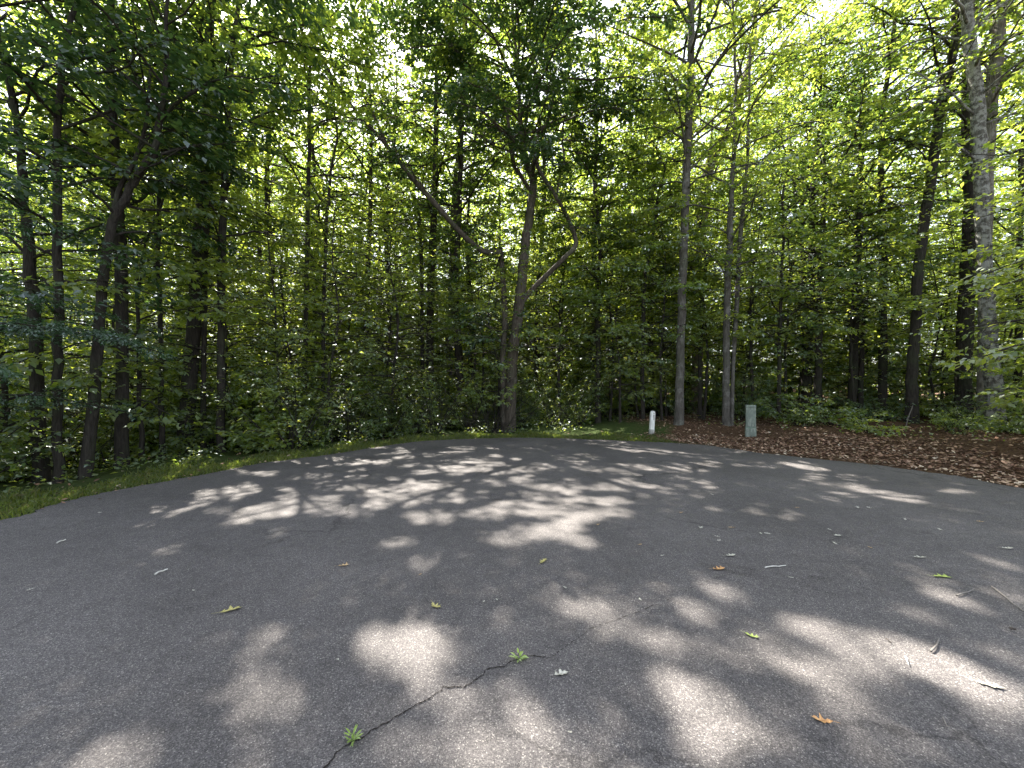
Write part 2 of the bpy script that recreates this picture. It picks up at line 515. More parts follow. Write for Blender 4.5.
def trunk_at(P, z):
    return np.array([np.interp(z, P[:, 2], P[:, q]) for q in range(3)])


def crown_limbs(g, wood, TP, TR, z0, z1, rad, n, el=(.1, .6), profile=.5, curve=-.7, az_bias=None, r_scale=1.):
    """primary limbs up a trunk; profile = relative height of the widest part"""
    out = []
    az = g.uniform(0, 6.28)
    for i in range(n):
        t = (i + g.uniform(0, 1)) / n
        z = z0 + (z1 - z0) * t * .97
        az += 2.399 + g.normal(0, .35)
        w = math.sin(PI * min(1, (.12 + .88 * (t / profile if t < profile else 1 + (t - profile) / (1 - profile)) / 2)))
        L = rad * (.35 + .75 * w) * g.uniform(.75, 1.15)
        a = az
        if az_bias is not None and g.uniform() < .45: a = az_bias + g.normal(0, .7)
        p0 = trunk_at(TP, z)
        tr = np.interp(z, TP[:, 2], TR)
        r0 = min(tr * .5, (.008 + .009 * L) * r_scale)
        P, rr = limb(g, p0, a, g.uniform(*el) + .5 * max(0, t - .6), L, r0, curve)
        wood.tube(P, rr, 5)
        out.append((P, rr))
    return out


TREES = []       # one-of-a-kind trees, finished after their crowns are pruned


def make_trunk(wood, g, pts, rad, base_flare=1.35, sides=10, n=5, rough=.05, seed=1):
    P = catmull(pts, n); k = len(P)
    rr = np.interp(np.linspace(0, 1, k), np.linspace(0, 1, len(rad)), rad)
    z = P[:, 2] - P[0, 2]
    rr = rr * (1 + (base_flare - 1) * np.exp(-z / .28))
    P = P + np.concatenate([[np.zeros(3)], g.normal(0, .010, (k - 1, 3))])
    wood.tube(P, rr, sides, rough, seed)
    return P, rr


SEED = [100]


def traced(label, px, D, w, top, crown, bark='dark', leaf='edge', stems=(), boughs=(), nl=30, ls=.128, group=None, name='forest_tree', y_lean=0., el=(.15, .85), prof=.5, per=6, az_bias=None, fine=False, tint=(.45, .22), sub=(.5, 1.2), step=.19):
    """a tree whose trunk follows the photograph: px = trunk from the ground up, w = trunk widths in pixels, top = total height,
    crown = (bottom z, radius); stems = more trunks (px, w); boughs = thick limbs (px, w) that carry leaves of their own"""
    SEED[0] += 1
    g = np.random.default_rng(SEED[0])
    b = at(px[0][0], px[0][1], D)
    gz = float(height(b[:2])[0])
    pts = [np.array([b[0], b[1], gz - .15])]
    for (x, y) in px[1:] if b[2] > gz - .3 else px:
        q = at(x, y, D)
        q[1] += y_lean * (q[2] - gz)
        q[0] *= q[1] / D
        q[2] = CAM_H + (q[2] - CAM_H) * q[1] / D
        pts.append(q)
    pts = [pts[0]] + [p for p in pts[1:] if p[2] > gz + .3]
    last = pts[-1]; sl = (pts[-1] - pts[-2]); sl = sl / max(sl[2], .3)
    sl[:2] *= .5
    rad = [x * D / F / 2 * .82 for x in w]
    rem = top - last[2]
    if rem > .4:
        for q in (.33, .66, 1.):
            p = last + np.array([sl[0], sl[1], 1.]) * rem * q + np.append(g.normal(0, .12, 2), 0)
            pts.append(p)
        k0 = len(pts) - 3
        rads = list(np.interp(np.linspace(0, 1, k0), np.linspace(0, 1, len(rad)), rad)) + [rad[-1] * .75, rad[-1] * .45, .012]
    else:
        rads = rad[:-1] + [min(rad[-1], .02)]
    wood = Wood(); lv = Leaves()
    P, rr = make_trunk(wood, g, pts, rads, seed=SEED[0])
    limbs = crown_limbs(g, wood, P, rr, crown[0], top, crown[1], int(nl * 1.25), el, prof, az_bias=az_bias)
    parts = []
    for (bp, bw) in list(stems) + list(boughs):
        q = [at(x, y, D) for (x, y) in bp]
        for j, pq in enumerate(q):
            y0_ = pq[1]
            pq[1] += y_lean * (pq[2] - gz) + (0 if j < 2 else g.normal(0, .12) + .10 * j * (-1) ** len(parts))
            pq[0] *= pq[1] / y0_; pq[2] = CAM_H + (pq[2] - CAM_H) * pq[1] / y0_
        r_ = [x * D / F / 2 * .74 for x in bw]
        PP = catmull(q, 5); rrr = np.interp(np.linspace(0, 1, len(PP)), np.linspace(0, 1, len(r_)), r_)
        bwood = Wood(); bwood.tube(PP, rrr, 9, .05, SEED[0])
        parts.append(bwood)
        limbs.append((PP, rrr * .5))
        # secondary limbs off a bough
        seg = np.linalg.norm(np.diff(PP, axis=0), axis=1).sum()
        for _ in range(int(seg * 2.0)):
            t = g.uniform(.35, 1); p0 = PP[int(t * (len(PP) - 1))]
            Pq, rq = limb(g, p0, g.uniform(0, 6.28), g.uniform(.1, .9), g.uniform(.9, 2.0), .018)
            bwood.tube(Pq, rq, 4); limbs.append((Pq, rq))
    sprays(g, wood, lv, limbs, ls=ls, per=per, tint=tint, sub_len=sub, sub_step=step, t0=.33)
    TREES.append(dict(name=name, label=label, cat='tree', group=group, base=(b[0], b[1], gz), wood=wood, parts=parts, lv=lv, bark=bark, leaf=leaf, fine=fine, top=top, crown=crown, P=P))


# ---- trees traced from the photograph
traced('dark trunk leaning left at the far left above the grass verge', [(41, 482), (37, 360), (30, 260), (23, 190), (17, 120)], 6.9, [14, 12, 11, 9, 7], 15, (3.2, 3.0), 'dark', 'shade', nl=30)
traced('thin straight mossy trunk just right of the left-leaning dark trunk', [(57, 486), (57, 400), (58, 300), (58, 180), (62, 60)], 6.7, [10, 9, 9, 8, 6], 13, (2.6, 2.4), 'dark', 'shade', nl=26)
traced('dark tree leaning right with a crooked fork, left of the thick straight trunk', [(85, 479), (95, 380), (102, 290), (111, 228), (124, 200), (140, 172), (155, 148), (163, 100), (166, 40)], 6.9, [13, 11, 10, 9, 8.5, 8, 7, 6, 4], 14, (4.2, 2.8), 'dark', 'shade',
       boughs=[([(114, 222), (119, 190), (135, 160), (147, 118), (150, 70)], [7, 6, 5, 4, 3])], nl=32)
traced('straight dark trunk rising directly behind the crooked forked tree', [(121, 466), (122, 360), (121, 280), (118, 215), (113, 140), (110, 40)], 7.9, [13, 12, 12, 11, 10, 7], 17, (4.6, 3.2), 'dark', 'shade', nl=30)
traced('thick straight black trunk in the left woods with a thin twin beside it', [(184, 449), (187, 420), (194, 330), (200, 250), (205, 180), (208, 110), (211, 20)], 9.6, [18, 16, 15, 15, 14, 12, 9], 21, (5.5, 3.6), 'dark', 'edge',
       stems=[([(203, 452), (204, 350), (206, 250), (214, 150)], [7, 6, 6, 4])], nl=40)
traced('slim dark trunk standing right of the thick straight black trunk', [(221, 456), (221, 350), (222, 250), (226, 150), (232, 60)], 9.4, [9, 8, 8, 7, 5], 16, (4.5, 2.8), 'dark', 'edge', nl=28)
traced('pencil-thin dark tree between the crooked fork and the thick black trunk', [(162, 455), (161, 350), (158, 250), (160, 150)], 9.0, [6, 5, 5, 4], 11, (2.6, 2.0), 'dark', 'shade', nl=22)
traced('slender straight tree with sparse foliage at the left third of the edge', [(303, 440), (305, 360), (307, 250), (309, 150), (310, 60)], 12.0, [6, 5, 5, 4, 3], 18, (4.0, 2.8), 'dark', 'edge', nl=32)
traced('very thin pole-like tree just right of the slender straight tree', [(324, 442), (323, 350), (325, 260), (331, 170)], 12.2, [4, 4, 4, 3], 12, (3.0, 2.2), 'dark', 'young', nl=24)
traced('dark straight trunk left of the central forked oak', [(430, 425), (430, 340), (431, 270), (434, 210), (436, 120)], 15.5, [10, 9, 9, 8, 6], 21, (6.5, 3.6), 'dark', 'edge', stems=[([(423, 428), (422, 330), (421, 250), (418, 200)], [6, 5, 5, 4])], nl=34)
traced('grey trunk with a side fork standing between the dark trunk and central oak', [(449, 425), (450, 340), (452, 290), (453, 240), (455, 190), (462, 110)], 17.5, [9, 9, 9, 8, 7, 5], 21, (7.0, 3.6), 'grey', 'edge', boughs=[([(454, 290), (462, 272), (475, 262)], [4, 3, 2])], nl=32)
traced('large forked oak with spreading boughs at the middle of the asphalt edge', [(509, 431), (511, 390), (513, 350), (518, 315), (523, 267), (526, 240), (531, 205), (533, 181), (526, 161), (521, 133), (518, 70)], 13.3, [15, 14, 13, 13, 12, 11, 10, 9, 7, 6, 4], 19, (8.6, 5.4), 'oak', 'shade',
       stems=[([(504, 431), (503, 390), (503, 350), (505, 319), (502, 262), (500, 250)], [9, 8, 8, 8, 7, 7])],
       boughs=[([(501, 252), (483, 251), (460, 232), (439, 208), (412, 178), (388, 147), (360, 116), (338, 86), (318, 50)], [7, 7, 7, 7, 6, 5, 4, 4, 3]),
               ([(388, 147), (374, 116), (360, 86), (352, 50)], [4, 4, 3, 2]),
               ([(519, 306), (531, 291), (548, 274), (565, 257), (576, 243), (566, 215), (555, 195), (538, 167), (536, 140), (548, 120), (556, 80)], [8, 7, 7, 6, 6, 5, 5, 5, 4, 4, 3]),
               ([(557, 198), (559, 180), (564, 160), (562, 133), (570, 95)], [3, 3, 3, 3, 2]),
               ([(531, 192), (520, 175), (514, 164), (509, 137), (505, 110), (477, 75), (446, 38), (422, 10)], [5, 5, 5, 5, 4, 4, 3, 3])],
       nl=56, ls=.14, az_bias=R(190), step=.15, el=(-.05, .55))
traced('tall straight grey trunk right of the white marker post', [(678, 435), (680, 370), (682, 300), (684, 240), (686, 180), (690, 80), (692, 0)], 12.4, [10.5, 9.5, 9.5, 9.5, 9, 8, 7], 23, (7.5, 4.2), 'grey', 'edge', nl=52)
traced('broad leaning trunk rising to the right behind the tall grey trunk', [(697, 426), (698, 330), (700, 246), (707, 180), (716, 150), (728, 131), (737, 106), (752, 50)], 17.0, [14, 13, 13, 13, 12, 10, 9, 7], 23, (8.0, 4.2), 'brown', 'edge', nl=38)
traced('slim forked young tree between central oak and tall grey trunk', [(643, 424), (643, 340), (645, 282), (649, 256), (656, 217), (658, 195)], 14.0, [5, 5, 4, 4, 4, 3], 11, (5.2, 2.2), 'dark', 'edge', boughs=[([(656, 215), (664, 200), (676, 182)], [3, 2, 2])], nl=24)
traced('twin-stemmed speckled trunk left of the green utility pedestal', [(726, 433), (726, 370), (727, 300), (729, 250), (731, 200), (735, 130), (735, 60)], 12.6, [9, 8, 7.5, 7, 6, 4, 3], 20, (4.4, 3.2), 'grey', 'edge',
       stems=[([(732, 432), (733, 370), (737, 300), (740, 240), (747, 165), (749, 100), (750, 40)], [5, 5, 6, 6, 4, 3.5, 3])], nl=42)
traced('dark leaning trunk with a grey broken stick at its foot', [(911, 430), (912, 380), (914, 340), (918, 274), (924, 223), (932, 174), (941, 102), (955, 42), (954, 0)], 12.8, [13, 11, 10, 10, 10, 9.5, 9, 8, 6], 20, (8.0, 3.4), 'dark', 'edge', nl=36)
traced('big mottled grey trunk with pale bark patches at the right edge', [(996, 436), (994, 389), (990, 350), (987, 300), (985, 260), (980, 169), (978, 102), (969, 41), (966, 0)], 11.2, [18, 15.5, 14.5, 14, 13, 13, 13, 12, 11], 22, (9.0, 3.8), 'mottled', 'edge', nl=42,
       boughs=[([(978, 160), (966, 152), (955, 143)], [3.5, 3, 2])])
traced('pale barked trunk crossing behind the big mottled grey trunk', [(984, 430), (985, 330), (985, 250), (987, 169), (991, 102), (997, 51), (1000, 0)], 12.2, [13, 12, 12, 12, 12, 12, 11], 22, (9.0, 3.6), 'pale', 'edge', nl=38,
       boughs=[([(990, 110), (980, 122), (970, 130)], [5, 4, 2]), ([(995, 66), (1010, 56), (1030, 48)], [4, 3, 2])])
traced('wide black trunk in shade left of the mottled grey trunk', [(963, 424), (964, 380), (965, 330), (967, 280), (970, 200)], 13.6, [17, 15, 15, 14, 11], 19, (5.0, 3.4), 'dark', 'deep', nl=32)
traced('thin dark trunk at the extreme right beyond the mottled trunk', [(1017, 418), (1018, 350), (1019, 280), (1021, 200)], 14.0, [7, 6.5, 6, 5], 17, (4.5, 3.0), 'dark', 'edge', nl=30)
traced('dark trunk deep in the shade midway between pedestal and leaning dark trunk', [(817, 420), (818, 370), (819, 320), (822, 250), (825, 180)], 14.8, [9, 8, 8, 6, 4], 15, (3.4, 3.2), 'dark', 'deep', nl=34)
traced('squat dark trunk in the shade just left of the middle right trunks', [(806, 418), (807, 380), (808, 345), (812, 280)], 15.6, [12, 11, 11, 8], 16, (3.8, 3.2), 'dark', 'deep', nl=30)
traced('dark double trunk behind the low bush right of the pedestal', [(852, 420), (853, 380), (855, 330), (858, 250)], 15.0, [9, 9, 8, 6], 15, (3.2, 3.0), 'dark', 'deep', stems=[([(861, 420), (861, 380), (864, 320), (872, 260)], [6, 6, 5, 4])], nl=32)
traced('straight thin trunk in deep green right of the central oak', [(598, 428), (598, 370), (598, 310), (600, 240)], 14.4, [6.5, 6, 6, 4], 13, (3.0, 2.8), 'dark', 'edge', nl=32)
traced('small dark sapling stem close to the right of the central oak', [(559, 425), (559, 370), (560, 320)], 15.0, [4, 3.5, 3], 8, (2.4, 1.9), 'dark', 'young', nl=22)
traced('thin tree in the shade right of the pedestal with drooping sprays', [(779, 424), (779, 370), (780, 320), (783, 240)], 13.8, [5, 4.5, 4, 3], 11, (2.6, 2.6), 'dark', 'edge', nl=30)
traced('thin upright stem right of the tall grey trunk in the gap', [(700, 424), (700, 360), (702, 300)], 14.6, [5, 4.5, 4], 9, (2.8, 2.0), 'dark', 'young', nl=22)

# ---- hemlock reaching in from the left edge over the verge
def hemlock():
    g = np.random.default_rng(77)
    wood = Wood(); lv = Leaves()
    b = np.array([-9.2, 5.6, 0.]); b[2] = float(height(b[:2])[0])
    P, rr = make_trunk(wood, g, [b + (0, 0, -.1), b + (.05, 0, 1.5), b + (.0, .1, 3.5), b + (.1, 0, 7)], [.11, .09, .07, .02])
    limbs = []
    for (z, az, L, el) in [(2.1, 92, 3.6, .16), (2.35, 80, 3.3, .16), (1.7, 100, 2.7, .18), (2.5, 108, 2.5, .18), (1.5, 65, 2.8, .15), (2.9, 70, 2.6, .2), (3.6, 95, 2.4, .3), (4.4, 75, 2.2, .35), (5.2, 110, 1.8, .4),
                           (2.2, 200, 2.2, .2), (3.2, 290, 2., .2), (3.0, 240, 2., .2), (4.8, 0, 1.8, .3)]:
        Pq, rq = limb(g, trunk_at(P, z + b[2]), R(az), el, L, .022, -.42)
        wood.tube(Pq, rq, 5); limbs.append((Pq, rq))
    sprays(g, wood, lv, limbs, ls=.055, sub_step=.085, sub_len=(.35, .75), twig_step=.055, twig_len=(.10, .24), per=8, flat=.18, droop=.28, wid=.42, t0=.15, tint=(.5, .2))
    TREES.append(dict(name='hemlock_tree', label='dark feathery hemlock bough drooping in from the left edge over the verge', cat='tree', group=None, base=tuple(b), wood=wood, parts=[], lv=lv, bark='dark', leaf='needle', fine=False, top=7, crown=(1.5, 2.5), P=P))


hemlock()

# ------------------------------------------------------------------ kinds of trees that repeat
def kind_tree(seed, top, r, z0, rad, nl, ls, lean=.3, per=6, sub=(.5, 1.3), step=.3, el=(.05, .5), prof=.5, tint=(.45, .22), sticks=True, curve=-.45):
    g = np.random.default_rng(seed)
    wood = Wood(); lv = Leaves()
    pts = [np.array([0, 0, -.15])] + [np.array([lean * q * g.normal(0, 1), lean * q * g.normal(0, 1), top * q]) for q in (.25, .5, .75, 1.)]
    P, rr = make_trunk(wood, g, pts, [r, r * .85, r * .6, r * .35, .01], sides=8, seed=seed)
    limbs = crown_limbs(g, wood, P, rr, z0, top, rad, nl, el, prof, curve)
    sprays(g, wood, lv, limbs, ls=ls, per=per, sub_len=sub, sub_step=step, tint=tint, sticks=sticks)
    return dict(wood=wood, lv=lv)


def kind_shrub(seed, h, rad, n, ls, per=6, tint=(.5, .22), flat=.45):
    g = np.random.default_rng(seed)
    wood = Wood(); lv = Leaves(); limbs = []
    for i in range(n):
        az = i * 2.399 + g.normal(0, .4)
        p0 = np.array([g.normal(0, .12 * rad), g.normal(0, .12 * rad), -.05])
        e = g.uniform(.55, 1.4)
        L = min(h / max(math.sin(e), .3), rad / max(math.cos(e), .15)) * g.uniform(.65, 1.05)
        P, rr = limb(g, p0, az, e, L, .012, -.35)
        wood.tube(P, rr, 4); limbs.append((P, rr))
    sprays(g, wood, lv, limbs, ls=ls, per=per, sub_len=(.25, .6), sub_step=.16, twig_step=.11, twig_len=(.1, .26), flat=flat, tint=tint, t0=.12)
    return dict(wood=wood, lv=lv)


canopy = [kind_tree(s, t, .14, z0, rad, nl, .175, per=6, step=.25) for s, t, z0, rad, nl in [(1, 19, 6, 3.6, 40), (2, 22, 8, 3.9, 40), (3, 17, 4.5, 3.2, 40), (4, 20, 5.0, 3.5, 44)]]
sapling = [kind_tree(s, t, .045, z0, rad, nl, {11: .098, 12: .14, 13: .11, 14: .128}[s], per=6, el=(-.05, .45), step=.18, sub=(.4, 1.0), prof=.4, tint=(.55, .2)) for s, t, z0, rad, nl in [(11, 7, .7, 2.0, 38), (12, 8.5, 1.0, 2.2, 44), (13, 5.5, .4, 1.8, 32), (14, 9.5, 1.3, 2.4, 48)]]
shrubs = [kind_shrub(s, h, rad, n, ls) for s, h, rad, n, ls in [(21, 1.5, 1.0, 12, .085), (22, 2.2, 1.2, 14, .095), (23, 1.0, .9, 12, .075), (24, 2.8, 1.3, 15, .10)]]

PLACED = []       # (kind dict, kind index list name, x, y, rz, scale, name, label, cat, group, bark, leaf)


def put(kd, x, y, rz, sc, name, label, cat, group, bark, leaf):
    PLACED.append(dict(kd=kd, x=x, y=y, rz=rz, sc=sc, name=name, label=label, cat=cat, group=group, bark=bark, leaf=leaf))


g = np.random.default_rng(31)
occupied = [np.array(t['base'][:2]) for t in TREES]


def hides_trunk(p, half):
    # keep the trunks that stand out in the photograph in view of the road
    for t in TREES:
        b = t['base']
        if t['top'] < 13: continue
        if b[1] > p[1] - .2 and abs((p[0] / p[1] - b[0] / b[1]) * F) < half * (4.5 if b[0] > 8 and p[1] < b[1] - .2 else 1) * F / p[1] + 4: return True
    return False


def scatter(n, xr, yr, mind, dmin, dmax, view=1.5, clear=0.):
    out = []; tries = 0
    while len(out) < n and tries < 6000:
        tries += 1
        p = np.array([g.uniform(*xr), g.uniform(*yr)])
        if abs(p[0]) > view * p[1] + 2.0: continue
        d = road_dist(p)[0]
        if not (dmin < d < dmax): continue
        if any(np.hypot(*(p - q)) < mind for q in out): continue
        if any(np.hypot(*(p - q)) < .5 for q in occupied): continue
        if clear and hides_trunk(p, clear): continue
        out.append(p)
    return out


for i, p in enumerate(scatter(56, (-40, 40), (14, 34), 2.5, 4.0, 60)):
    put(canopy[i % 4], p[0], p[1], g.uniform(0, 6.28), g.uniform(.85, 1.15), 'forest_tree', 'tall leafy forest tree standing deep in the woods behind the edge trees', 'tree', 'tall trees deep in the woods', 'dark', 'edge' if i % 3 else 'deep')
for i, (x_, y_) in enumerate([(3.4, 16.2), (1.2, 18.6), (-2.6, 18.2), (-6.2, 19.5), (6.0, 19.4), (-9.8, 15.8), (-12.2, 18.4), (-8.6, 22.5), (-4.4, 22.8), (-14.5, 15.2)]):
    put(canopy[i % 4], x_, y_, 1.3 * i, 1.05, 'forest_tree', 'tall leafy forest tree standing deep in the woods behind the edge trees', 'tree', 'tall trees deep in the woods', 'dark', 'edge')
    occupied.append(np.array((x_, y_)))
high = kind_tree(15, 9.0, .05, 2.3, 2.5, 50, .125, per=7, el=(-.05, .5), step=.17, sub=(.4, 1.0), prof=.4, tint=(.5, .2))
for i, (x_, y_) in enumerate([(5.3, 13.6), (7.1, 14.3), (8.7, 13.9), (10.4, 14.6), (3.7, 14.6), (12.6, 14.2), (1.9, 15.0), (-1.6, 15.2), (6.3, 15.8), (-4.6, 14.6)]):
    put(high, x_, y_, 2.1 * i, .95 + .05 * (i % 4), 'young_tree', 'young understory tree with layered sprays of bright green leaves', 'tree', 'young trees of the understory', 'dark', ('edge', 'young', 'edge', 'deep')[i % 4])
    occupied.append(np.array((x_, y_)))
for i, p in enumerate(scatter(26, (-8.0, -.4), (9.5, 15.5), .8, 1.4, 4.0)):
    put(shrubs[(3, 1)[i % 2]], p[0], p[1], g.uniform(0, 6.28), g.uniform(.85, 1.2), 'shrub', 'dense leafy shrub growing behind the grass verge at the woods edge', 'shrub', 'shrubs behind the grass verge', 'dark', 'young' if i % 3 else 'edge')
for i, p in enumerate(scatter(200, (-32, 34), (6, 30), 1.15, 1.7, 20, clear=.4)):
    put(sapling[i % 4], p[0], p[1], g.uniform(0, 6.28), g.uniform(.8, 1.2), 'young_tree', 'young understory tree with layered sprays of bright green leaves', 'tree', 'young trees of the understory', 'dark', 'young' if i % 2 else 'edge')
for i, p in enumerate(scatter(100, (-18, 2.5), (5, 22), .75, 1.7, 8, clear=.4)):
    put(shrubs[i % 4], p[0], p[1], g.uniform(0, 6.28), g.uniform(.75, 1.15), 'shrub', 'dense leafy shrub growing behind the grass verge at the woods edge', 'shrub', 'shrubs behind the grass verge', 'dark', 'edge' if i % 2 else 'young')
for i, p in enumerate(scatter(60, (1, 26), (9, 26), 1.0, 4.4, 15)):
    put(shrubs[(0, 2, 1)[i % 3]], p[0], p[1], g.uniform(0, 6.28), g.uniform(.6, 1.0) if p[1] < 15 else g.uniform(.9, 1.4), 'shrub', 'low shaded shrub among the trunks behind the brown leaf litter', 'shrub', 'shrubs behind the leaf litter', 'dark', 'deep' if i % 2 else 'edge')

# ------------------------------------------------------------------ sun flecks: openings in the canopy
# (pixel x, y, half width, half height, tilt in degrees, strength)
FLECKS = [(232, 491, 36, 5, -6, 1), (215, 500, 25, 4, -5, .8), (300, 503, 44, 6, -8, 1), (262, 514, 45, 5, -5, 1), (335, 512, 30, 5, -5, .9), (240, 524, 26, 4, -8, .8), (280, 535, 10, 5, 0, .7), (152, 511, 22, 3.5, -8, .9), (146, 527, 20, 2.5, -12, .7),
          (165, 551, 13, 5, -12, .7), (376, 506, 30, 4, -3, .7), (430, 518, 28, 7, 3, 1), (395, 546, 20, 7, 0, .9), (427, 560, 12, 5, 0, .7), (500, 540, 20, 6, 12, .9), (553, 532, 34, 8, -8, 1), (580, 541, 26, 6, 10, 1), (520, 526, 20, 5, 0, .8),
          (470, 448, 26, 2.2, 0, 1), (540, 447, 30, 2.2, 2, .9), (420, 455, 30, 2.2, -4, .9), (480, 458, 22, 2.5, 0, .8), (580, 456, 40, 2.5, 3, .9), (640, 450, 40, 2.2, 4, 1), (690, 455, 40, 2.4, 5, .9), (400, 466, 34, 2.5, -5, .8), (455, 470, 36, 3, -2, 1),
          (530, 468, 26, 3, 2, .9), (595, 470, 32, 3, 4, .9), (660, 468, 40, 3, 5, 1), (350, 478, 36, 3, -6, .8), (430, 484, 36, 3.2, -3, .9), (505, 482, 28, 3.2, 0, .8), (570, 486, 28, 3.5, 3, .9), (640, 487, 52, 5, 5, 1), (600, 500, 34, 4, 4, .9),
          (545, 503, 22, 4, 0, .7), (670, 498, 30, 4, 7, .8), (465, 500, 24, 4, 0, .7), (540, 515, 22, 3.5, 4, .6), (370, 492, 28, 3, -5, .7),
          (720, 480, 26, 2.6, 6, .7), (806, 467, 26, 2.2, 7, 1), (845, 486, 40, 3, 8, .9), (890, 495, 42, 4, 10, 1), (940, 505, 30, 3, 10, .6), (775, 459, 30, 2, 6, .6),
          (752, 515, 16, 4, 10, .45), (735, 548, 20, 5, 12, .35), (720, 592, 16, 6, 15, .7), (692, 610, 22, 7, 22, .6), (655, 592, 24, 6, 22, .35), (605, 622, 48, 20, 12, .5),
          (925, 578, 34, 7, 24, 1), (955, 598, 36, 7, 22, 1), (912, 612, 24, 8, 22, .6), (1003, 564, 26, 5, 14, .8), (995, 580, 30, 4, 12, .5), (1010, 595, 30, 9, 15, .5), (1000, 650, 35, 14, 18, .3),
          (812, 629, 34, 9, 20, 1), (862, 650, 40, 10, 24, .8), (925, 662, 46, 10, 22, .9), (985, 690, 54, 15, 24, 1), (790, 662, 36, 12, 28, .65), (835, 692, 36, 14, 30, .45), (740, 655, 24, 11, 20, .5), (700, 650, 16, 8, 10, .3), (868, 728, 34, 14, 32, .5), (770, 630, 20, 5, 20, .3),
          (405, 645, 50, 21, 3, .85), (265, 632, 16, 12, 0, .75), (213, 645, 22, 11, -15, .6), (250, 672, 32, 22, -20, .6), (265, 702, 44, 20, -10, .65), (112, 757, 50, 20, -28, 1), (285, 745, 40, 20, -20, .6), (490, 742, 76, 40, 10, .65), (505, 700, 40, 20, 0, .35),
          (705, 728, 42, 32, 35, .6), (675, 690, 28, 16, 30, .45), (560, 600, 20, 8, 10, .25), (65, 640, 26, 7, -15, .25), (230, 585, 24, 5, -10, .2), (600, 765, 40, 14, 0, .3),
          (60, 468, 30, 7, -4, .9), (110, 462, 20, 5, -4, .8), (15, 486, 16, 5, 0, .7), (520, 434, 90, 3, 0, 1), (400, 444, 36, 2.2, -5, .8), (230, 466, 30, 2.5, -10, .7), (300, 452, 30, 2.5, -8, .7), (440, 437, 30, 2.4, -3, .8)]


_g = np.random.default_rng(40)
for _ in range(150):
    _y = 440 + 78 * _g.uniform(0, 1) ** 1.2; _k = (_y - 425) / 60
    _x = _g.normal(520, 130) if _g.uniform() < .8 else _g.uniform(180, 900)
    FLECKS.append((_x, _y, _g.uniform(9, 24) * (.6 + .5 * _k), _g.uniform(1.2, 3.4) * (.5 + .7 * _k), (_x - 480) * .022 + _g.normal(0, 3), _g.uniform(.7, 1)))
for _ in range(90):
    _y = 444 + 70 * _g.uniform(0, 1); _k = (_y - 425) / 60
    FLECKS.append((_g.normal(470, 170), _y, _g.uniform(5, 12) * (.6 + .5 * _k), _g.uniform(1.2, 2.6) * (.5 + .7 * _k), _g.normal(0, 5), 1))
for _x, _y in [(20, 508), (62, 497), (120, 486), (175, 476), (235, 466), (290, 456), (345, 448), (395, 442)]:
    FLECKS.append((_x, _y, 16, 3.5, -10, .85))


def bright(P):
    """0..1 at ground points: how open the canopy is towards the sun"""
    Y = np.maximum(P[:, 1], .3)
    px = 512 + F * P[:, 0] / Y; py = 384 + F * CAM_H / Y
    x, y = P[:, 0], P[:, 1]
    wob = 1 + .16 * np.sin(13 * x + 2 * np.sin(7 * y)) * np.sin(11 * y + 1.3 * np.sin(9 * x)) + .30 * np.sin(5.1 * x + 2.2 * np.sin(3.3 * y)) * np.sin(4.3 * y + 1.7 * np.sin(2.9 * x))
    B = np.zeros(len(P))
    for cx, cy, rx, ry, a, s in FLECKS:
        if cy < 520: rx *= 1.15; ry *= 1.25
        elif cy > 560: rx *= 1.12; ry *= 1.08; s = min(1, s * 1.3)
        ry = max(ry, .13 * (cy - 384) ** 2 / (F * CAM_H))
        dx = px - cx; dy = py - cy
        m = (np.abs(dx) < 2 * (rx + ry)) & (np.abs(dy) < 2 * (rx * .5 + ry))
        if not m.any(): continue
        c, q = math.cos(R(a)), math.sin(R(a))
        u = (dx[m] * c + dy[m] * q) / rx; v = (-dx[m] * q + dy[m] * c) / ry
        e = np.sqrt(u * u + v * v) * wob[m]
        B[m] = np.maximum(B[m], s * (1 - sstep(e, .75, 1.15)))
    return np.where(P[:, 1] > 1.3, B, 0)


def shadow_xy(p):
    t = p[:, 2] / SUN[2]
    return p[:, :2] - SUN[None, :2] * t[:, None]


_gx = np.arange(-45, 45, .3); _gy = np.arange(-8, 45, .3)
_D = road_dist(np.stack(np.meshgrid(_gx, _gy, indexing='ij'), -1).reshape(-1, 2)).reshape(len(_gx), len(_gy))


def quick_dist(xy):
    i = np.clip(((xy[:, 0] + 45) / .3).astype(int), 0, len(_gx) - 1); j = np.clip(((xy[:, 1] + 8) / .3).astype(int), 0, len(_gy) - 1)
    return _D[i, j]


def gaps(p, gg, amount=.93, zlo=4.):
    # openings cut into the high canopy over the woods, lined up with the sun so that light reaches the understory
    xy = shadow_xy(p); x, y = xy[:, 0], xy[:, 1]
    q = np.sin(1.9 * x + 1.3 * np.sin(1.1 * y)) * np.sin(1.7 * y + 1.2 * np.sin(1.4 * x + 1)) + .6 * np.sin(4.3 * x + 2 * np.sin(2.1 * y)) * np.sin(3.9 * y + 1.6 * np.sin(2.7 * x))
    hole = sstep(q, GAP_LO, GAP_LO + .25) * amount * sstep(p[:, 2], zlo, zlo * 1.5) * sstep(quick_dist(xy), .1, .5)
    return gg.uniform(0, 1, len(p)) >= hole


GAP_LO = -.42


def prune(lv, gg, amount=.93, zlo=4.):
    a = lv.join()
    if not len(a[0]): return 0
    mid = a[0] + a[1] * (a[3] * .5)[:, None]
    B = bright(shadow_xy(mid))
    keep = (gg.uniform(0, 1, len(B)) >= B) & gaps(mid, gg, amount, zlo)
    lv.filter(keep)
    return (~keep).sum()


gg = np.random.default_rng(9)


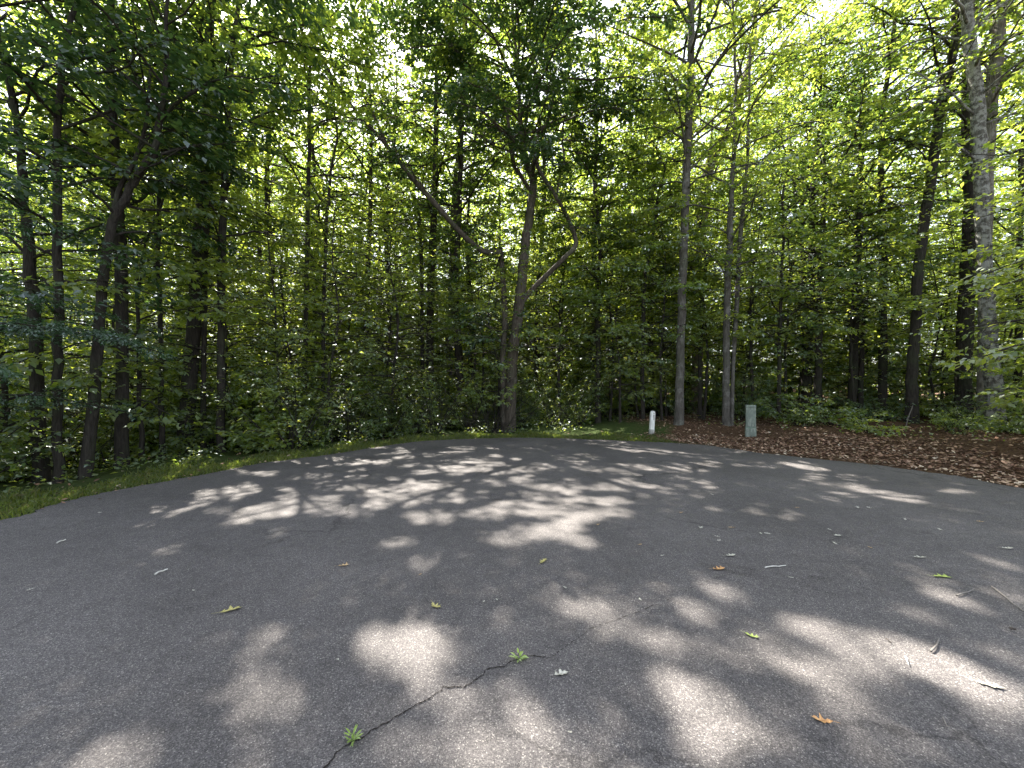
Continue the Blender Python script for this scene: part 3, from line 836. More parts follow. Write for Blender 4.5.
# repeats whose shade falls on the flecks get a crown of their own
def placed_world(pl):
    a = pl['kd']['lv'].join(); c, s = math.cos(pl['rz']), math.sin(pl['rz']); M = np.array([[c, -s, 0], [s, c, 0], [0, 0, 1.]])
    z = float(height((pl['x'], pl['y']))[0]); pl['z'] = z
    o = np.array([pl['x'], pl['y'], z])
    return (a[0] @ M.T * pl['sc'] + o, a[1] @ M.T, a[2] @ M.T, a[3] * pl['sc'], a[4] * pl['sc'], a[5])


GX0, GX1, GY0, GY1, CELL = -9., 12., .8, 13., .16
nx, ny = int((GX1 - GX0) / CELL), int((GY1 - GY0) / CELL)
cover = np.zeros((nx, ny))


def splat(a):
    xy = shadow_xy(a[0] + a[1] * (a[3] * .5)[:, None])
    cosn = np.abs((unit(a[2]) * SUN).sum(1))
    ar = a[3] * a[4] * .5 * cosn / SUN[2]
    i = ((xy[:, 0] - GX0) / CELL).astype(int); j = ((xy[:, 1] - GY0) / CELL).astype(int)
    m = (i >= 0) & (i < nx) & (j >= 0) & (j < ny)
    np.add.at(cover, (i[m], j[m]), ar[m] / CELL ** 2)


for pl in PLACED:
    a = placed_world(pl)
    mid = a[0]
    B = bright(shadow_xy(mid))
    if (B > .3).sum() > 4 or (pl['name'] == 'forest_tree' and pl['y'] < 30) or (pl['name'] == 'young_tree' and pl['y'] < 19):
        lv = Leaves(); lv.add(*a); prune(lv, gg, .8, 4. if pl['name'] == 'forest_tree' else 1.9); pl['own'] = lv
        splat(lv.join())
    else:
        splat(a)
for t in TREES:
    prune(t['lv'], gg, .0 if 'oak' in t['label'] else .74, 3.); splat(t['lv'].join())

# fill the thin places of the canopy that shades the asphalt: more sprays in the crowns the sun's rays pass through
ci, cj = np.meshgrid(np.arange(nx), np.arange(ny), indexing='ij')
cx = GX0 + (ci + .5) * CELL; cy = GY0 + (cj + .5) * CELL
cp = np.stack([cx.ravel(), cy.ravel()], 1)
Bc = bright(cp).reshape(nx, ny)
inside = (road_dist(cp) < .6).reshape(nx, ny) & (np.abs(cx) < 1.45 * cy + 1.0)
need = np.clip(4.2 * (1 - Bc) - cover, 0, None) * inside
need[Bc > .2] = 0
print('cover mean', cover[inside].mean(), 'cells short', (need > .3).sum(), 'of', inside.sum(), 'leaf area to add', need.sum() * CELL ** 2)
big = [t for t in TREES if t['top'] >= 14 and t['name'] == 'forest_tree']
LEAF = .115
added = 0; nohit = 0
cells = np.argwhere(need > .3)
for (i, j) in cells:
    gp = np.array([cx[i, j], cy[i, j], 0.])
    hit = []
    for t in big:
        z0, rad = t['crown']; zc = (z0 + t['top']) / 2; hz = (t['top'] - z0) / 2
        c0 = trunk_at(t['P'], zc)
        S = np.array([rad * 1.35, rad * 1.35, hz * 1.08])
        o = (gp - c0) / S; dd = SUN / S
        A = dd @ dd; Bq = o @ dd; Cq = o @ o - 1
        disc = Bq * Bq - A * Cq
        if disc > 0:
            s = math.sqrt(disc)
            hit.append((t, (-Bq - s) / A, (-Bq + s) / A))
    if not hit:
        nohit += 1
        continue
    nleaf = int(need[i, j] * CELL ** 2 / (LEAF * LEAF * .6 * .5 * .95) + gg.uniform())
    while nleaf > 0:
        t, a0, a1 = hit[gg.integers(len(hit))]
        n = min(nleaf, 9); nleaf -= n
        c = gp + SUN * gg.uniform(a0, a1)
        jit = gg.normal(0, .12, (n, 3)) * (1, 1, .35)
        az = gg.uniform(0, 6.28, n)
        l = LEAF * gg.uniform(.7, 1.2, n)
        p = c + jit
        ok = bright(shadow_xy(p)) < .3
        if not ok.any(): continue
        nn = unit(np.stack([gg.normal(0, .35, n), gg.normal(0, .35, n), np.ones(n)], 1))
        arr = (p, dirv(az, gg.normal(-.2, .3, n)), nn, l, l * .58, np.clip(gg.normal(.45, .22, n), 0, 1))
        t.setdefault('fill', []).append(tuple(x[ok] for x in arr)); added += ok.sum()
for t in TREES:
    if 'fill' in t:
        t['lv'].parts.extend(t['fill'])
print('filler leaves', added, 'nohit', nohit)

# ------------------------------------------------------------------ link the trees
tot = 0
for t in TREES:
    b = t['base']
    root = tag(empty(t['name'], b), t['label'], t['cat'], t['group'])
    link('trunk', t['wood'].mesh('trunk', BARK[t['bark']], b), root)
    for q in t['parts']:
        link('bough', q.mesh('bough', BARK[t['bark']], b), root)
    link('crown', t['lv'].mesh('crown', G[t['leaf']], b, t['fine']), root)
    tot += len(t['lv'].join()[0])
cache = {}
for pl in PLACED:
    kd = pl['kd']
    root = tag(empty(pl['name'], (pl['x'], pl['y'], pl['z']), pl['rz']), pl['label'], pl['cat'], pl['group'])
    root.scale = (pl['sc'],) * 3
    key = (id(kd), pl['bark'])
    if key not in cache: cache[key] = kd['wood'].mesh('stem', BARK[pl['bark']])
    is_tree = pl['cat'] == 'tree'
    link('trunk' if is_tree else 'stem', cache[key], root)
    nm = 'crown' if is_tree else 'foliage'
    if 'own' in pl:
        lv = pl['own']
        a = lv.join(); c, s = math.cos(-pl['rz']), math.sin(-pl['rz']); M = np.array([[c, -s, 0], [s, c, 0], [0, 0, 1.]])
        o = np.array([pl['x'], pl['y'], pl['z']])
        l2 = Leaves(); l2.add((a[0] - o) @ M.T / pl['sc'], a[1] @ M.T, a[2] @ M.T, a[3] / pl['sc'], a[4] / pl['sc'], a[5])
        link(nm, l2.mesh(nm, G[pl['leaf']]), root); tot += len(a[0])
    else:
        key = (id(kd), pl['leaf'], 'l')
        if key not in cache:
            cache[key] = kd['lv'].mesh(nm, G[pl['leaf']]); tot += len(kd['lv'].join()[0])
        link(nm, cache[key], root)
print('leaves stored', tot, 'own crowns', sum('own' in p for p in PLACED))

# ------------------------------------------------------------------ far woods, undergrowth, grass, litter (nobody could count these)
def far_woods():
    g = np.random.default_rng(5)
    lv = Leaves(); n = 3400
    az = g.uniform(-1.05, 1.05, n); D = g.uniform(33, 52, n)
    c = np.stack([np.sin(az) * D, np.cos(az) * D, g.beta(1.1, 1.2, n) * 25], 1)
    k = 46
    i = np.repeat(np.arange(n), k)
    p = c[i] + g.normal(0, 1, (n * k, 3)) * (1.3, 1.3, .35)
    nn = unit(np.stack([g.normal(0, .45, n * k), g.normal(0, .45, n * k), np.ones(n * k)], 1))
    l = g.uniform(.22, .42, n * k)
    lv.add(p, dirv(g.uniform(0, 6.28, n * k), g.normal(-.2, .3, n * k)), nn, l, l * .6, np.clip(.5 + g.normal(0, .2, n)[i] + g.normal(0, .15, n * k), 0, 1))
    tag(link('distant_woods', lv.mesh('distant_woods', G['young'])), 'distant leafy woods closing the gaps between the nearer trees', 'woods', kind='stuff')


far_woods()


def undergrowth():
    g = np.random.default_rng(6)
    lv = Leaves(); n = 5200
    xy = np.stack([g.uniform(-22, 24, n * 2), g.uniform(4, 24, n * 2)], 1)
    d = road_dist(xy)
    right = xy[:, 0] > 2.0
    ok = (d > np.where(right, 2.6, .8)) & (np.abs(xy[:, 0]) < 1.4 * xy[:, 1] + 2) & (g.uniform(0, 1, len(d)) < np.where(right, .12, .7))
    xy = xy[ok]; z = height(xy)
    k = 9; i = np.repeat(np.arange(len(xy)), k); m = len(i)
    hh = g.uniform(.08, .5, len(xy))[i]
    p = np.column_stack([xy[i] + g.normal(0, .13, (m, 2)), z[i] + hh * g.uniform(.2, 1, m)])
    l = g.uniform(.05, .11, m)
    nn = unit(np.stack([g.normal(0, .5, m), g.normal(0, .5, m), np.ones(m)], 1))
    lv.add(p, dirv(g.uniform(0, 6.28, m), g.normal(.0, .4, m)), nn, l, l * .6, np.clip(g.normal(.5, .25, m), 0, 1))
    tag(link('undergrowth', lv.mesh('undergrowth', G['edge'])), 'low green undergrowth covering the forest floor', 'undergrowth', kind='stuff')


undergrowth()


def grass():
    g = np.random.default_rng(8)
    n = 420000
    xy = np.stack([g.uniform(-10.5, 4.4, n), g.uniform(2.6, 13.2, n)], 1)
    xy = xy[np.abs(xy[:, 0]) < 1.4 * xy[:, 1] + .5]
    d = road_dist(xy)
    wid = np.where(xy[:, 0] < -3, .85, np.where(xy[:, 0] < 1, .8, .7)) + .25 * np.sin(3 * xy[:, 0] + 2 * xy[:, 1])
    patch = .5 + .5 * np.sin(xy[:, 0] * 4.1 + 1.7 * np.sin(xy[:, 1] * 3)) * np.sin(xy[:, 1] * 3.7 + xy[:, 0])
    ok = (d > -.02 + .05 * g.uniform(0, 1, len(d))) & (d < wid * g.uniform(.5, 1.15, len(d))) & (g.uniform(0, 1, len(d)) < .45 + .55 * patch)
    xy = xy[ok]; d = d[ok]
    m = len(xy); z = height(xy, d)
    h = g.uniform(.03, .09, m) * (1 + .8 * sstep(d, .3, 1.2)); w = g.uniform(.004, .010, m)
    az = g.uniform(0, 6.28, m); lean = g.uniform(.1, .9, m)
    base = np.column_stack([xy, z - .01])
    out = np.stack([np.sin(az), np.cos(az), np.zeros(m)], 1); sd = np.stack([np.cos(az), -np.sin(az), np.zeros(m)], 1)
    up = np.array([0, 0, 1.])
    midp = base + up * (h * .6)[:, None] + out * (h * lean * .3)[:, None]
    tip = base + up * (h * (1 - .25 * lean))[:, None] + out * (h * lean)[:, None]
    V = np.stack([base - sd * w[:, None], base + sd * w[:, None], midp + sd * w[:, None] * .8, tip, midp - sd * w[:, None] * .8], 1).reshape(-1, 3)
    f = np.arange(m * 5).reshape(m, 5)
    me = mesh_np('grass', V, [f], G['grass'], tint=np.clip(g.normal(.45, .25, m), 0, 1))
    tag(link('grass', me), 'short green grass verge along the left and far edge of the asphalt', 'grass', kind='stuff')
    print('grass', m)


grass()


def litter():
    g = np.random.default_rng(10)
    n = 230000
    xy = np.stack([g.uniform(-9, 22, n), g.uniform(3.0, 17, n)], 1)
    xy = xy[np.abs(xy[:, 0]) < 1.4 * xy[:, 1] + .6]
    d = road_dist(xy)
    pr = np.where(d < 0, .10 * np.exp(d / .12), np.clip(sstep(xy[:, 0], 3.3, 4.9), 0.03, 1) * np.where(d < 1.1 + 1.2 * sstep(xy[:, 0], 5.5, 8.5), 1., .16) * np.where(d < .2, .45, 1.))
    ok = (d > -.55) & (d < 7) & (g.uniform(0, 1, len(d)) < pr)
    xy = xy[ok]; d = d[ok]; m = len(xy)
    z = np.where(d < 0, .004, height(xy, d)) + g.uniform(.004, .035, m)
    l = np.where(d < 0, g.uniform(.015, .06, m), g.uniform(.03, .10, m)); w = l * g.uniform(.45, .75, m)
    dv = unit(dirv(g.uniform(0, 6.28, m), g.normal(0, .22, m)))
    nn = unit(np.stack([g.normal(0, .3, m), g.normal(0, .3, m), np.ones(m)], 1))
    sd = unit(np.cross(nn, dv)); up = np.cross(dv, sd)
    p = np.column_stack([xy, z]); L_ = l[:, None]; W_ = w[:, None]; cu = g.normal(.18, .18, m)[:, None]
    V = np.stack([p + up * L_ * .05, p + dv * L_ * .45 + sd * W_ * .5 + up * W_ * cu, p + dv * L_ + up * L_ * cu * .6, p + dv * L_ * .5 - sd * W_ * .5 + up * W_ * cu], 1).reshape(-1, 3)
    t = np.clip(g.normal(.48, .26, m) + .2 * (1 - sstep(d, .0, .6)), 0, 1)
    me = mesh_np('leaf_litter', V, [np.arange(m * 4).reshape(m, 4)], litter_mat(), tint=t)
    tag(link('leaf_litter', me), 'reddish brown dead leaf litter on the bank along the right edge', 'leaf litter', kind='stuff')
    print('litter', m)


litter()

# ------------------------------------------------------------------ crack in the asphalt
def crack():
    pts = [(322, 772), (334, 757), (346, 746), (360, 739), (374, 730), (390, 721), (405, 712), (420, 704), (434, 696), (442, 689), (450, 687), (463, 688), (472, 683), (482, 676), (489, 670), (502, 667), (514, 661), (528, 656), (546, 657.5), (556, 655), (566, 647),
           (576, 640), (592, 629), (615, 620), (640, 612), (664, 602), (690, 589), (712, 580), (736, 573), (764, 568)]
    C = np.array([on_ground(*p)[:2] for p in pts])
    P = catmull(C, 9)
    g = np.random.default_rng(4)
    T = unit(np.gradient(P, axis=0)); Nn = np.stack([-T[:, 1], T[:, 0]], 1)
    k = len(P)
    P = P + Nn * (np.convolve(g.normal(0, 1, k), np.ones(3) / 3, 'same') * .007)[:, None]
    s = np.linspace(0, 1, k)
    w = (.0012 * (1 - sstep(s, .5, .75)) + .0013) * g.uniform(.3, 1.8, k)
    top = np.column_stack([P + Nn * w[:, None], np.full(k, .004)]); bot = np.column_stack([P - Nn * w[:, None], np.full(k, .004)])
    i = np.arange(k - 1)
    f = np.stack([i, i + 1, i + 1 + k, i + k], 1)
    f = f[:, ::-1]
    keep = (s[:-1] < .62) | (g.uniform(0, 1, k - 1) < .6)
    me = mesh_np('road_crack', np.concatenate([top, bot]), [f[keep]], simple_mat('crack_dirt', (.024, .021, .019), .95, .4, 80, .05))
    tag(link('road_crack', me), kind='structure')


crack()

# ------------------------------------------------------------------ fallen leaves, twigs, weeds
LM = dict(orange=simple_mat('orange_dead_leaf', (.42, .22, .085), .6, .5, 90, second=(.60, .38, .17)), tan=simple_mat('tan_dead_leaf', (.36, .25, .13), .6, .4, 90),
          yellow=simple_mat('yellow_fallen_leaf', (.38, .34, .12), .55, .45, 90, second=(.52, .46, .2)), pale=simple_mat('pale_fallen_leaf', (.40, .385, .32), .55, .35, 90, second=(.58, .56, .48)),
          green=simple_mat('green_fallen_leaf', (.20, .27, .06), .5, .4, 90, second=(.38, .42, .12)))
OUT = [(0, 0), (.10, .05), (.22, .20), (.30, .07), (.40, .10), (.47, .30), (.56, .27), (.58, .11), (.68, .12), (.76, .25), (.82, .20), (.84, .08), (1, 0)]


def oak_leaf(seed, L, curl):
    import bmesh
    g = np.random.default_rng(seed)
    bow = g.normal(0, .35); asym = g.uniform(.7, 1.1)
    bm = bmesh.new()
    up_ = []; dn = []; mid = []
    for (x, y) in OUT:
        jx = x + g.normal(0, .012)
        up_.append((jx + g.normal(0, .02), y * g.uniform(.6, 1.2))); dn.append((jx + g.normal(0, .03), -y * asym * g.uniform(.6, 1.2))); mid.append((x, 0))
    tw = g.normal(0, .25)

    def bend(x, y):
        z = curl * (abs(y) ** 1.2) * (.55 if y > 0 else .9) + curl * .5 * (x - .5) ** 2 + tw * y * (x - .4) + .02
        return Vector((x - .5, y + bow * (x - .5) ** 2, max(z, .008))) * L
    M = [bm.verts.new(bend(*p)) for p in mid]
    U = [None] + [bm.verts.new(bend(*p)) for p in up_[1:-1]] + [None]
    Dn = [None] + [bm.verts.new(bend(*p)) for p in dn[1:-1]] + [None]
    n = len(OUT)
    for i in range(n - 1):
        for S, fl in ((U, 0), (Dn, 1)):
            vs = [M[i], M[i + 1]] + ([S[i + 1]] if S[i + 1] else []) + ([S[i]] if S[i] else [])
            if len(vs) >= 3:
                bm.faces.new(vs if not fl else vs[::-1])
    # stalk
    a = bend(0, 0); b = a + Vector((-.28 * L, .04 * L, .01 * L))
    q = [bm.verts.new(v) for v in (a + Vector((0, .012 * L, 0)), a - Vector((0, .012 * L, 0)), b - Vector((0, .008 * L, 0)), b + Vector((0, .008 * L, 0)))]
    bm.faces.new(q)
    me = bpy.data.meshes.new('fallen_leaf')
    bm.to_mesh(me); bm.free()
    mod_th = .0008
    return me


# px, py, length px, colour, rotation deg, curl, label, group
FL = [(822, 722, 19, 'orange', 160, .9, 'curled orange oak leaf lying nearest the camera on the right', None),
      (719, 570, 14, 'orange', 10, .7, 'orange brown leaf on the asphalt beside a small sunlit fleck', None),
      (990, 686, 22, 'pale', -30, .3, 'large pale curled leaf in sun near the right edge', None),
      (561, 675, 16, 'pale', 15, .8, 'pale lobed leaf lying just right of the crack weed', None),
      (231, 611, 20, 'yellow', 30, .6, 'long yellow green lobed leaf alone on the shaded left asphalt', None),
      (435, 607, 14, 'yellow', -40, .7, 'yellow leaf with twisted lobes above the round sun fleck', None),
      (343, 566, 11, 'tan', 20, .6, 'small tan yellow leaf left of centre in the shade', None),
      (543, 562, 12, 'yellow', 60, .6, 'small yellow green leaf below the bright middle flecks', None),
      (752, 637, 14, 'green', -35, .6, 'bright green fresh leaf right of centre in the shade', None),
      (941, 577, 17, 'green', -10, .4, 'yellow green leaf lying in the long sun streak at right', None),
      (731, 556, 12, 'pale', 15, .5, 'small pale leaf just above the orange brown leaf', None),
      (920, 558, 12, 'pale', -5, .5, 'pale leaf in shade above the long sun streak', None),
      (1008, 549, 12, 'pale', 0, .5, 'pale leaf at the right edge above the other pale leaves', None)]
SMALL = [(732, 528, 8, 'tan'), (761, 534, 5, 'pale'), (767, 534, 6, 'pale'), (701, 528, 7, 'pale'), (717, 537, 6, 'pale'), (719, 541, 6, 'pale'), (830, 530, 5, 'pale'), (837, 536, 8, 'pale'), (835, 544, 7, 'pale'), (791, 578, 5, 'pale'), (858, 508, 6, 'pale'), (869, 508, 5, 'pale'),
         (681, 513, 5, 'tan'), (712, 495, 5, 'pale'), (797, 508, 5, 'tan'), (940, 530, 6, 'pale'), (980, 522, 6, 'tan'), (905, 520, 6, 'pale'), (565, 588, 5, 'pale'), (640, 545, 5, 'tan'), (640, 600, 5, 'pale'), (100, 513, 5, 'pale'), (30, 590, 6, 'pale'), (193, 591, 4, 'pale'), (420, 575, 4, 'tan'),
         (497, 600, 4, 'pale'), (662, 556, 5, 'pale'), (870, 548, 5, 'tan'), (570, 733, 5, 'pale'), (484, 602, 4, 'pale'), (338, 660, 4, 'pale'), (598, 525, 5, 'tan')]


def drop_leaf(px, py, lpx, col, rot, curl, label, group, seed):
    p = on_ground(px, py)
    L = lpx * p[1] / F * 1.0
    me = oak_leaf(seed, L, curl)
    me.materials.append(LM[col])
    o = link('fallen_leaf', me, loc=(p[0], p[1], .004))
    o.rotation_euler = (0, 0, R(rot))
    tag(o, label, 'leaf', group)


for i, a in enumerate(FL): drop_leaf(*a, 300 + i)
for i, (x, y, l, c) in enumerate(SMALL):
    drop_leaf(x, y, l, c, (i * 77) % 360, .6, 'tiny pale scrap of leaf scattered on the asphalt' if c == 'pale' else 'tiny tan scrap of leaf scattered on the asphalt', 'leaf scraps on the asphalt', 400 + i)

TWIG = dict(grey=simple_mat('grey_twig', (.16, .145, .13), .8, .3, 60), pale=simple_mat('bleached_twig', (.55, .53, .48), .7, .2, 60), dark=simple_mat('dark_twig', (.05, .04, .032), .8, .3, 60))


def twig(pts, wpx, mat, label, name='twig', group=None):
    C = [on_ground(*p) for p in pts]
    w = [wpx * c[1] / F / 2 for c in C]
    o3 = np.mean(C, 0)
    Wd = Wood()
    P = catmull([np.array([c[0], c[1], .004 + q]) for c, q in zip(C, w)], 4)
    P[:, 2] += .006 * np.abs(np.sin(np.linspace(0, 5, len(P))))
    Wd.tube(P, np.interp(np.linspace(0, 1, len(P)), np.linspace(0, 1, len(w)), w) * np.linspace(1, .55, len(P)), 6, .1, 3)
    o = link(name, Wd.mesh('twig', TWIG[mat], o3), loc=o3)
    tag(o, label, 'twig', group)


twig([(155, 576), (161, 573), (168, 571)], 2.0, 'pale', 'short bleached white stick on the shaded left asphalt')
twig([(957, 597), (966, 594), (974, 591)], 1.6, 'grey', 'short brown twig lying in the long sun streak at right')
twig([(992, 588), (1004, 598), (1014, 606), (1030, 618)], 1.8, 'grey', 'long grey twig running off the right edge')
twig([(931, 653), (936, 648), (939, 641)], 2.0, 'grey', 'small curved twig right of centre above the broad sun streak')
twig([(905, 658), (909, 667)], 1.4, 'pale', 'short straight pale twig lying in the broad sun streak')
twig([(765, 568.5), (776, 567.5), (786, 567)], 1.2, 'pale', 'thin pale stick at the far end of the crack')
twig([(943, 719), (946, 726), (950, 730)], 1.3, 'grey', 'thin bent twig below the broad sun streak at right')
twig([(57, 544), (62, 542), (66, 541)], 1.4, 'pale', 'tiny pale stick at the left below the grass verge')
twig([(1010, 631), (1016, 632)], 3.2, 'dark', 'dark bark chip in shade near the right edge')
twig([(886, 640), (892, 645)], 1.2, 'dark', 'tiny dark twig above the small curved twig')


def weed(px, py, hpx, seed, label, upright):
    g = np.random.default_rng(seed)
    p = on_ground(px, py)
    s = hpx * p[1] / F * .8
    root = tag(empty('weed', (p[0], p[1], .002)), label, 'weed')
    lv = Leaves(); n = 26 if upright else 18
    az = g.uniform(0, 6.28, n); el = g.uniform(.3, 1.4, n) if upright else g.uniform(.15, 1.1, n)
    st = dirv(az, el) * (g.uniform(.0, .55, n) * s)[:, None]; st[:, 2] = np.abs(st[:, 2]) + .004
    l = g.uniform(.45, .8, n) * s
    d = dirv(az + g.normal(0, .4, n), el * .6)
    nn = unit(np.stack([-.5 * np.sin(az), -.5 * np.cos(az), np.ones(n)], 1))
    lv.add(st, d, nn, l, l * (.22 if upright else .42), np.clip(g.normal(.75, .15, n), 0, 1))
    W_ = Wood()
    for k in range(7):
        q = dirv(np.array([az[k]]), np.array([el[k]]))[0] * s * .6
        W_.tube(np.array([[0, 0, -.003], q * .5, q]), [.0016, .0013, .0008], 4)
    link('stem', W_.mesh('stem', simple_mat('weed_stem_%d' % seed, (.16, .24, .06), .6)), root)
    link('foliage', lv.mesh('foliage', G['weed'], fine=True), root)


weed(353, 742, 15, 1, 'spiky light green weed sprouting from the crack nearest the camera', True)
weed(519, 660, 12, 2, 'small bright green weed at the upper end of the crack', False)

# ------------------------------------------------------------------ posts and small things at the woods edge
def lathe(P, sides=20):
    P = np.asarray(P, float); k = len(P)
    a = np.linspace(0, 2 * PI, sides, endpoint=False)
    V = np.stack([P[:, 0, None] * np.cos(a), P[:, 0, None] * np.sin(a), P[:, 1, None] * np.ones(sides)], -1).reshape(-1, 3)
    i = np.arange(k * sides).reshape(k, sides); j = np.roll(i, -1, 1)
    return V, np.stack([i[:-1].ravel(), j[:-1].ravel(), j[1:].ravel(), i[1:].ravel()], 1)


def bevel_box(name, size, loc, mat, parent, bev=.008, taper=1., label=None):
    import bmesh
    bm = bmesh.new()
    bmesh.ops.create_cube(bm, size=1)
    for v in bm.verts:
        t = taper if v.co.z > 0 else 1
        v.co = Vector((v.co.x * size[0] * t, v.co.y * size[1] * t, v.co.z * size[2]))
    bmesh.ops.bevel(bm, geom=list(bm.edges), offset=bev, segments=3, profile=.6, affect='EDGES')
    me = bpy.data.meshes.new(name); bm.to_mesh(me); bm.free()
    for f in me.polygons: f.use_smooth = False
    me.materials.append(mat)
    o = link(name, me, parent, loc)
    return o


def weathered(name, col, wear, rough=.6):
    m, nt, out = new_mat(name)
    L = nt.links.new
    tc = N(nt, 'ShaderNodeTexCoord')
    mp = N(nt, 'ShaderNodeMapping'); mp.inputs['Scale'].default_value = (1, 1, .25); L(tc.outputs['Object'], mp.inputs[0])
    n1 = N(nt, 'ShaderNodeTexNoise', Scale=16., Detail=7., Roughness=.7); L(mp.outputs[0], n1.inputs[0])
    c = ramp(nt, n1.outputs[0], [(.32, tuple(x * .7 for x in col)), (.5, col), (.62, wear), (.75, tuple(min(1, x * 1.2) for x in wear))])
    b = N(nt, 'ShaderNodeBsdfPrincipled', Roughness=rough); L(c.outputs[0], b.inputs['Base Color']); L(b.outputs[0], out.inputs[0])
    return m


def pedestal():
    D = 10.9
    b = at(750.5, 439, D); b[2] = float(height(b[:2])[0])
    root = tag(empty('utility_pedestal', b, R(-24)), 'weathered pale green utility pedestal standing in the brown leaf litter', 'utility box')
    gm = weathered('pedestal_green', (.125, .155, .125), (.24, .26, .22)); gd = weathered('pedestal_dark_green', (.08, .14, .10), (.16, .21, .16))
    bevel_box('body', (.245, .17, .60), (0, 0, .52), gm, root, .014)
    bevel_box('base', (.265, .19, .30), (0, 0, .09), gm, root, .012)
    bevel_box('cap', (.262, .187, .075), (0, 0, .845), gm, root, .018, .94)
    bevel_box('door', (.185, .012, .47), (0, -.088, .52), gm, root, .004)
    h = bevel_box('latch', (.03, .014, .05), (.07, -.098, .55), gd, root, .004)
    bevel_box('seam_band', (.254, .18, .018), (0, 0, .247), gd, root, .003)
    return b


pb = pedestal()


def marker():
    D = 11.8
    b = at(651.5, 435.5, D); b[2] = float(height(b[:2])[0])
    root = tag(empty('marker_post', b, R(8)), 'short white marker post at the woods edge left of the tall grey trunk', 'post')
    root.rotation_euler = (0, R(3.5), R(8))
    wm = weathered('post_white', (.62, .62, .58), (.78, .78, .75), .5); gm = weathered('post_grey', (.30, .30, .27), (.48, .48, .44)); dk = simple_mat('post_bolt_dark', (.05, .05, .05), .5)
    V, f = lathe([(0.001, .10), (.078, .10), (.080, .12), (.080, .60), (.076, .64), (.060, .675), (.032, .69), (.001, .695)], 18)
    me = mesh_np('body', V, [f], wm, smooth=True); o = link('body', me, root)
    V, f = lathe([(.001, -.08), (.088, -.08), (.088, .10), (.083, .13), (.001, .135)], 18)
    link('base', mesh_np('base', V, [f], gm, smooth=True), root)
    bevel_box('bolt', (.022, .012, .022), (.0, -.082, .62), dk, root, .003)
    bevel_box('plate', (.05, .008, .16), (.0, -.081, .50), gm, root, .002)


marker()


def rock():
    import bmesh
    p = at(1026, 432, 11.8); p[2] = float(height(p[:2])[0])
    bm = bmesh.new(); bmesh.ops.create_icosphere(bm, subdivisions=3, radius=1)
    g = np.random.default_rng(2)
    ph = g.uniform(0, 6, 6)
    for v in bm.verts:
        c = v.co
        k = 1 + .12 * math.sin(3 * c.x + ph[0]) * math.sin(2.6 * c.y + ph[1]) + .06 * math.sin(7 * c.z + ph[2] + 4 * c.x)
        v.co = Vector((c.x * .42 * k, c.y * .3 * k, max(-.1, min(.16, c.z * .24 * k))))
    me = bpy.data.meshes.new('rock'); bm.to_mesh(me); bm.free()
    me.materials.append(simple_mat('pale_stone', (.36, .37, .33), .85, .3, 9, .2, bump=.5))
    o = link('rock', me, loc=(p[0], p[1], p[2] + .05)); tag(o, 'pale flat-topped rock at the foot of the trees, far right', 'rock')


rock()


def stick3(a, b, r, mat, label, D):
    A, B = at(*a, D), at(*b, D); A[2] = float(height(A[:2])[0])
    Wd = Wood(); P = np.linspace(A, B, 6); P[1:-1] += np.random.default_rng(1).normal(0, .012, (4, 3))
    Wd.tube(P, np.linspace(r, r * .5, 6), 6, .08, 2)
    o = link('dead_branch', Wd.mesh('dead_branch', TWIG[mat], A), loc=A); tag(o, label, 'branch')


stick3((906, 430), (913, 405), .017, 'grey', 'grey broken stick leaning against the dark leaning trunk', 12.2)

# ------------------------------------------------------------------ low plants with big leaves along the right bank
def bank_plant(px, py, h, seed, label, leaf='young', n=9):
    p = on_ground(px, py, .15)
    z = float(height(p[:2])[0])
    k = kind_shrub(seed, h, h * .9, n, .10, per=5)
    root = tag(empty('bank_plant', (p[0], p[1], z)), label, 'plant')
    link('stem', k['wood'].mesh('stem', BARK['dark']), root); link('foliage', k['lv'].mesh('foliage', G[leaf]), root)


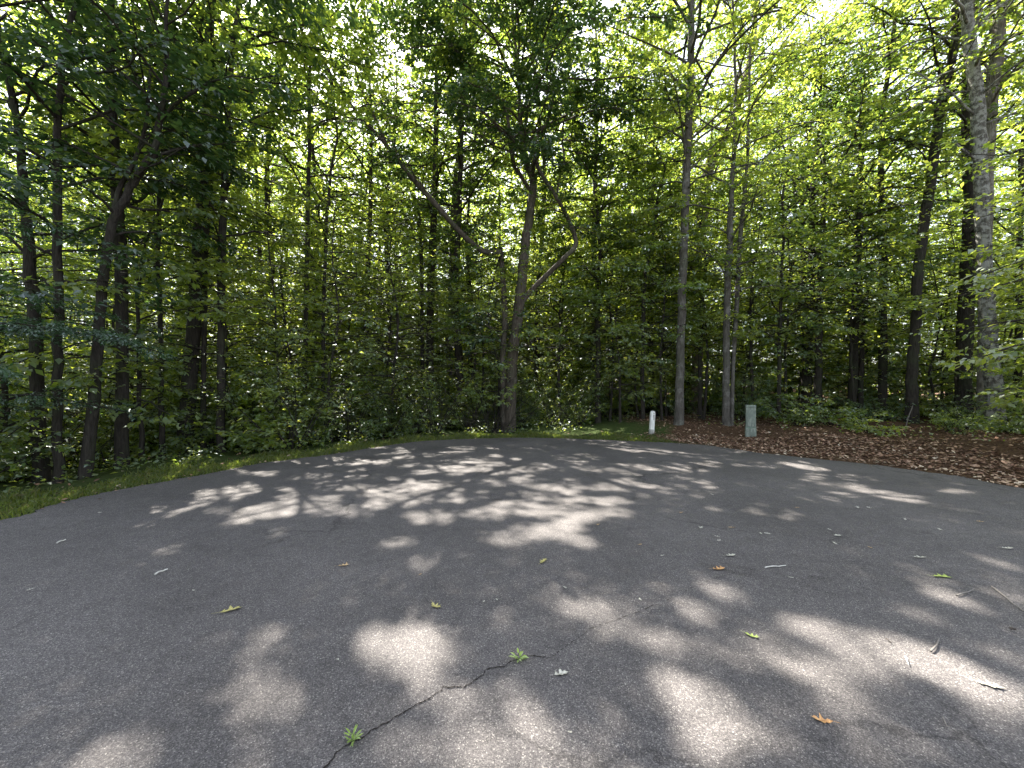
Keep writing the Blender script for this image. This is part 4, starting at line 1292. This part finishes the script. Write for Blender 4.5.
bank_plant(868, 436, .55, 61, 'bright green low plant on the leaf litter in front of the double trunk')
bank_plant(800, 431, 1.0, 62, 'glossy leafed bush right of the green utility pedestal', 'edge', 14)
bank_plant(832, 432, .9, 63, 'leafy bush between the glossy bush and the bright low plant', 'edge', 14)
bank_plant(965, 436, .5, 64, 'low plant growing at the left foot of the mottled trunk', 'edge')
bank_plant(1010, 438, .4, 65, 'small low plant at the right foot of the mottled trunk', 'edge')

# ------------------------------------------------------------------ camera, sky, sun
cam = bpy.data.cameras.new('camera')
co = bpy.data.objects.new('camera', cam); COL.objects.link(co)
co.location = (0, 0, CAM_H); co.rotation_euler = (PI / 2, 0, 0)
cam.sensor_width = 36; cam.lens = 36 * F / 1024
cam.clip_start = .05; cam.clip_end = 1000
SC.camera = co

w = bpy.data.worlds.new('World'); SC.world = w; w.use_nodes = True
nt = w.node_tree; nt.nodes.clear()
sky = nt.nodes.new('ShaderNodeTexSky'); sky.sky_type = 'NISHITA'; sky.sun_disc = False
sky.sun_elevation = SUN_EL; sky.sun_rotation = SUN_AZ
sky.air_density = 1.0; sky.dust_density = 2.0; sky.ozone_density = 1.2; sky.altitude = 100
bg = nt.nodes.new('ShaderNodeBackground'); bg.inputs[1].default_value = .105
hs = nt.nodes.new('ShaderNodeHueSaturation'); hs.inputs['Saturation'].default_value = .45
wo = nt.nodes.new('ShaderNodeOutputWorld')
nt.links.new(sky.outputs[0], hs.inputs['Color']); nt.links.new(hs.outputs[0], bg.inputs[0]); nt.links.new(bg.outputs[0], wo.inputs[0])

sl = bpy.data.lights.new('sun', 'SUN'); sl.energy = 5.0; sl.angle = R(.53); sl.color = (1, .94, .84)
so = bpy.data.objects.new('sun', sl); COL.objects.link(so)
so.rotation_euler = Vector(SUN).to_track_quat('Z', 'Y').to_euler()
so.location = (-10, 20, 30)

SC.view_settings.view_transform = 'Standard'; SC.view_settings.look = 'None'
SC.view_settings.exposure = 2.62; SC.view_settings.gamma = 1
SC.view_settings.use_curve_mapping = False
cy = SC.cycles
cy.max_bounces = 7; cy.diffuse_bounces = 4; cy.glossy_bounces = 2; cy.transmission_bounces = 5; cy.transparent_max_bounces = 4
cy.caustics_reflective = False; cy.caustics_refractive = False
cy.sample_clamp_indirect = 6
cy.use_denoising = True
cy.denoiser = 'OPENIMAGEDENOISE'
